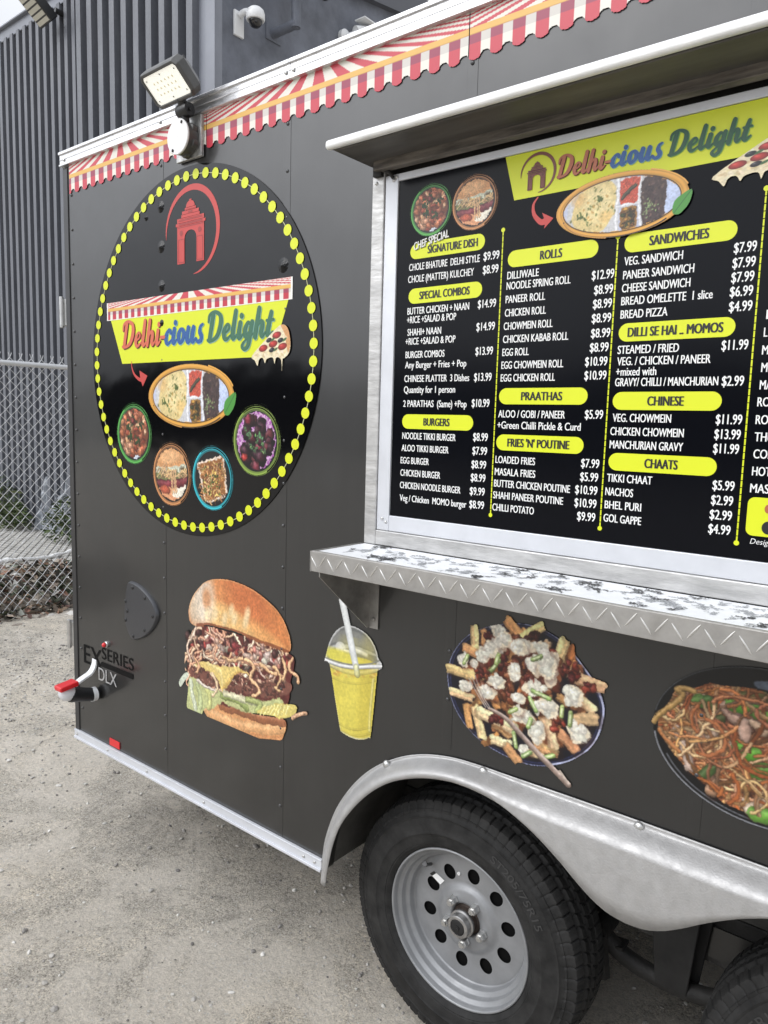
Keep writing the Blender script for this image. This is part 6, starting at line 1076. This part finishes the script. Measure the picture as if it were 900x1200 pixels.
for r in (('CHOLE BHATURE  DELHI STYLE', A, (187, 498), (485, 460), '$9.99', A, (500, 455), (567, 445)), ('CHOLE (MATTER) KULCHEY', A, (183, 548), (460, 517), '$8.99', A, (497, 512), (563, 503)),
    ('BUTTER CHICKEN + NAAN', A, (180, 682), (440, 660), '$14.99', A, (476, 655), (553, 648)), ('+RICE +SALAD & POP', A, (178, 717), (385, 705)), ('SHAHI+ NAAN', A, (180, 770), (322, 762), '$14.99', A, (470, 750), (548, 745)), ('+RICE +SALAD & POP', B, (172, 52), (382, 43)),
    ('BURGER COMBOS', B, (172, 107), (336, 104), '$13.99', B, (466, 95), (540, 94)), ('Any Burger + Fries + Pop', B, (170, 150), (428, 145)), ('CHINESE PLATTER  3 Dishes', B, (167, 207), (440, 206), '$13.99', B, (460, 203), (534, 205)), ('Quantity for 1 person', B, (165, 253), (381, 255)), ('2 PARATHAS  (Same) +Pop', B, (162, 312), (429, 316), '$10.99', B, (450, 312), (525, 315)),
    ('NOODLE TIKKI BURGER', B, (158, 449), (383, 455), '$8.99', B, (456, 455), (518, 457)), ('ALOO TIKKI BURGER', B, (155, 499), (353, 508), '$7.99', B, (453, 512), (515, 516)), ('EGG BURGER', B, (151, 549), (270, 559), '$8.99', B, (449, 570), (511, 573)), ('CHICKEN BURGER', B, (150, 602), (318, 615), '$8.99', B, (446, 624), (508, 630)), ('CHICKEN NOODLE BURGER', B, (148, 655), (403, 676), '$9.99', B, (442, 681), (505, 687)), ('Veg / Chicken  MOMO burger', B, (147, 708), (428, 736), '$8.99', B, (440, 736), (502, 744)),
    ('DILLIWALE', A, (600, 533), (733, 520)), ('NOODLE SPRING ROLL', A, (597, 578), (867, 550), '$12.99', Cc, (163, 538), (258, 525)), ('PANEER ROLL', A, (593, 633), (760, 620), '$8.99', Cc, (173, 598), (253, 590)), ('CHICKEN ROLL', A, (590, 690), (763, 678), '$8.99', Cc, (168, 657), (248, 650)), ('CHOWMEIN ROLL', A, (585, 745), (791, 735), '$8.99', Cc, (163, 717), (245, 711)), ('CHICKEN KABAB ROLL', B, (582, 45), (857, 31), '$8.99', Cc, (160, 779), (241, 775)), ('EGG ROLL', B, (579, 100), (691, 95), '$8.99', D, (155, 82), (234, 80)), ('EGG CHOWMEIN ROLL', B, (575, 153), (836, 147), '$10.99', D, (135, 141), (229, 139)), ('EGG CHICKEN ROLL', B, (572, 206), (801, 204), '$10.99', D, (132, 199), (225, 198)),
    ('ALOO / GOBI / PANEER', B, (562, 358), (843, 361), '$5.99', D, (134, 362), (211, 364)), ('+Green Chilli Pickle & Curd', B, (558, 405), (D, 117, 412)), ('LOADED FRIES', B, (550, 550), (717, 556), '$7.99', D, (118, 567), (195, 570)), ('MASALA FRIES', B, (547, 600), (718, 610), '$5.99', D, (114, 623), (190, 628)), ('BUTTER CHICKEN POUTINE', B, (544, 650), (864, 672), '$10.99', D, (93, 677), (187, 683)), ('SHAHI PANEER POUTINE', B, (540, 699), (835, 722), '$10.99', D, (90, 732), (183, 738)), ('CHILLI POTATO', B, (537, 748), (712, 765), '$9.99', D, (101, 789), (178, 794)),
    ('VEG. SANDWICH', Cc, (300, 475), (547, 450), '$7.99', Cc, (760, 425), (857, 413)), ('PANEER SANDWICH', Cc, (295, 532), (594, 506), '$7.99', Cc, (754, 488), (852, 478)), ('CHEESE SANDWICH', Cc, (290, 588), (578, 565), '$7.99', Cc, (749, 548), (846, 540)), ('BREAD OMELETTE  1 slice', Cc, (287, 644), (672, 612), '$6.99', Cc, (743, 608), (841, 600)), ('BREAD PIZZA', Cc, (284, 700), (482, 685), '$4.99', Cc, (739, 671), (838, 663)),
    ('STEAMED / FRIED', D, (272, 91), (530, 82), '$11.99', D, (708, 77), (821, 70)), ('VEG. / CHICKEN / PANEER', D, (270, 138), (663, 130)), ('+mixed with', D, (265, 182), (435, 180)), ('GRAVY/ CHILLI / MANCHURIAN', D, (261, 227), (695, 222), '$2.99', D, (709, 227), (803, 222)),
    ('VEG. CHOWMEIN', D, (251, 376), (497, 379), '$11.99', D, (684, 385), (795, 387)), ('CHICKEN CHOWMEIN', D, (241, 432), (550, 440), '$13.99', D, (678, 447), (789, 450)), ('MANCHURIAN GRAVY', D, (238, 488), (547, 498), '$11.99', D, (673, 507), (782, 511)), ('TIKKI CHAAT', D, (227, 627), (417, 639), '$5.99', D, (670, 661), (763, 666)), ('NACHOS', D, (220, 684), (337, 692), '$2.99', D, (664, 723), (757, 728)), ('BHEL PURI', D, (217, 740), (371, 751), '$2.99', D, (658, 784), (752, 790)), ('GOL GAPPE', D, (212, 796), (371, 808), '$4.99', D, (652, 844), (746, 850))): line(*r)
# the fourth column runs past the picture's edge: only its first letters show
for s, x, y in (('I', 899, 374.6), ('L', 896, 395.3), ('M', 894, 416), ('M', 893, 436.3), ('MA', 891.2, 456.6), ('RO', 888.5, 476.4), ('RO', 886.5, 497), ('THU', 885.2, 517), ('COL', 883.8, 536.8), ('HOT', 882.3, 556.8), ('MAS', 880, 576.6)):
    a = side(x, y); w = .0105 * len(s) - (.004 if s in 'LI' else 0); mb = MB(); put_text(mb, s, a[0], a[0] + w, a[1], .0160, MY, .022); mb.build('menu_line', WTXT, mbd, fix=False)
for (xa, ya, xb, yb) in ((593.9, 270.3, 575.6, 603), (728.6, 278.6, 702.8, 618.3), (899.4, 222.2, 864.7, 635.6)):
    a, b = side(xa, ya), side(xb, yb); x = (a[0] + b[0]) / 2; mb = MB(); n = int((a[1] - b[1]) / .0128)
    for k in range(n): z = b[1] + (a[1] - b[1]) * (k + .08) / n; mb.flat([(x - .0014, z), (x + .0014, z), (x + .0014, z + .0112), (x - .0014, z + .0112)], MY)
    for z in (a[1], b[1]): mb.flat([(x + .0048 * math.cos(t), z + .0048 * math.sin(t)) for t in np.linspace(0, 6.283, 16, endpoint=False)], MY - .0004)
    mb.build('divider', LIMEY, mbd, fix=False)
hx0, hx1, hz = 1.880, 2.424, 2.2275
bnn = banner(mbd, [(hx0, hz), (hx1 + .014, hz), (hx1 - .02, 2.1355), (1.906, 2.1335)], MY)
E_ = zm(560, 160, 5.294); F_ = zm(730, 100, 5.294); g0, g1, g2 = E_(318, 345), E_(432, 325), E_(375, 165); c_ = E_(385, 245)
gate(mbd, g0[0], g1[0], (g0[1] + g1[1]) / 2, g2[1], MY - .0008, BRICKP, OR_D, BRICKP, ((g0[0] + g1[0]) / 2 + .002, (g0[1] + g2[1]) / 2 + .004), .0395, .0055)
t0, t1 = E_(500, 275), F_(790, 345); xx = [E_(500, 275)[0], E_(832, 190)[0], E_(826, 190)[0], F_(250, 460)[0], F_(285, 440)[0], F_(796, 345)[0]]; logo_text(bnn, 0, 1, (t0[1] + t1[1]) / 2 + .0005, .0236, MY - .0010, [('Delhi-', xx[0], xx[1], BRN, OR_D, (.0011, -.0011)), ('cious', xx[2], xx[3], BLU, CYA, (.0011, -.0011)), ('Delight', xx[4], xx[5], GRN2, mat('sage_print', C(120, 176, 110), .4), (.0011, -.0011))])
place_pic('paneer', mbd, 'food_photo', (1.6845, 2.1475), .0585, MY - .0002, 'round photo of saucy orange chunks in a green ring'); place_pic('noodle_burger', mbd, 'food_photo', (1.805, 2.1455), .0595, MY - .0002, 'round photo of a noodle burger in a brown ring')
place_pic('thali', mbd, 'food_photo', (2.144, 2.0865), .134, MY - .0050, 'oval photo of a flatbread and curry meal tray')
a1 = F_(576, 590); place_pic('pizza', mbd, 'pizza_photo', (a1[0] + .066, F_(700, 545)[1] + .012), .068, MY - .0034, 'pizza slice with dripping cheese', 1., .62)
arrow(mbd, [E_(385, 385), E_(358, 430), E_(362, 490), E_(400, 535), E_(430, 532)], MY - .0003, [E_(412, 480), E_(482, 512), E_(424, 578), E_(432, 540), E_(424, 515)])
g = zm(840, 560, 12); a, b = g(445, 300), g(430, 760); xl = (a[0] + b[0]) / 2; zt_, zb_ = g(560, 268)[1], g(520, 805)[1]
mb = MB(); r = .012; x1 = xl + .16; mb.flat([(xl + r, zt_)] + [(xl + r - r * math.sin(t), zt_ - r + r * math.cos(t)) for t in np.linspace(0, math.pi / 2, 6)] + [(xl + r - r * math.cos(t), zb_ + r - r * math.sin(t)) for t in np.linspace(0, math.pi / 2, 6)] + [(x1, zb_), (x1, zt_)], MY); nb = mb.build('notice_box', LIMEY, mbd, fix=False)
c = g(735, 700); mb = MB(); mb.flat([(c[0] + .0105 * math.cos(t), c[1] + .0118 * math.sin(t)) for t in np.linspace(0, 6.283, 20, endpoint=False)], MY - .0005); mb.build('notice_dot', BPRINT, nb, fix=False)
c = g(740, 435); mb = MB(); mb.flat([(c[0] + .006 * math.cos(t), c[1] + .008 * math.sin(t)) for t in np.linspace(0, 6.283, 20, endpoint=False)], MY - .0005); mb.build('notice_dot', BRN, nb, fix=False)
a = g(480, 915); mb = MB(); put_text(mb, 'Design', a[0], a[0] + .036, a[1], .0098, MY, -.005, slant=.2); mb.build('credit_lettering', WTXT, mbd, fix=False)
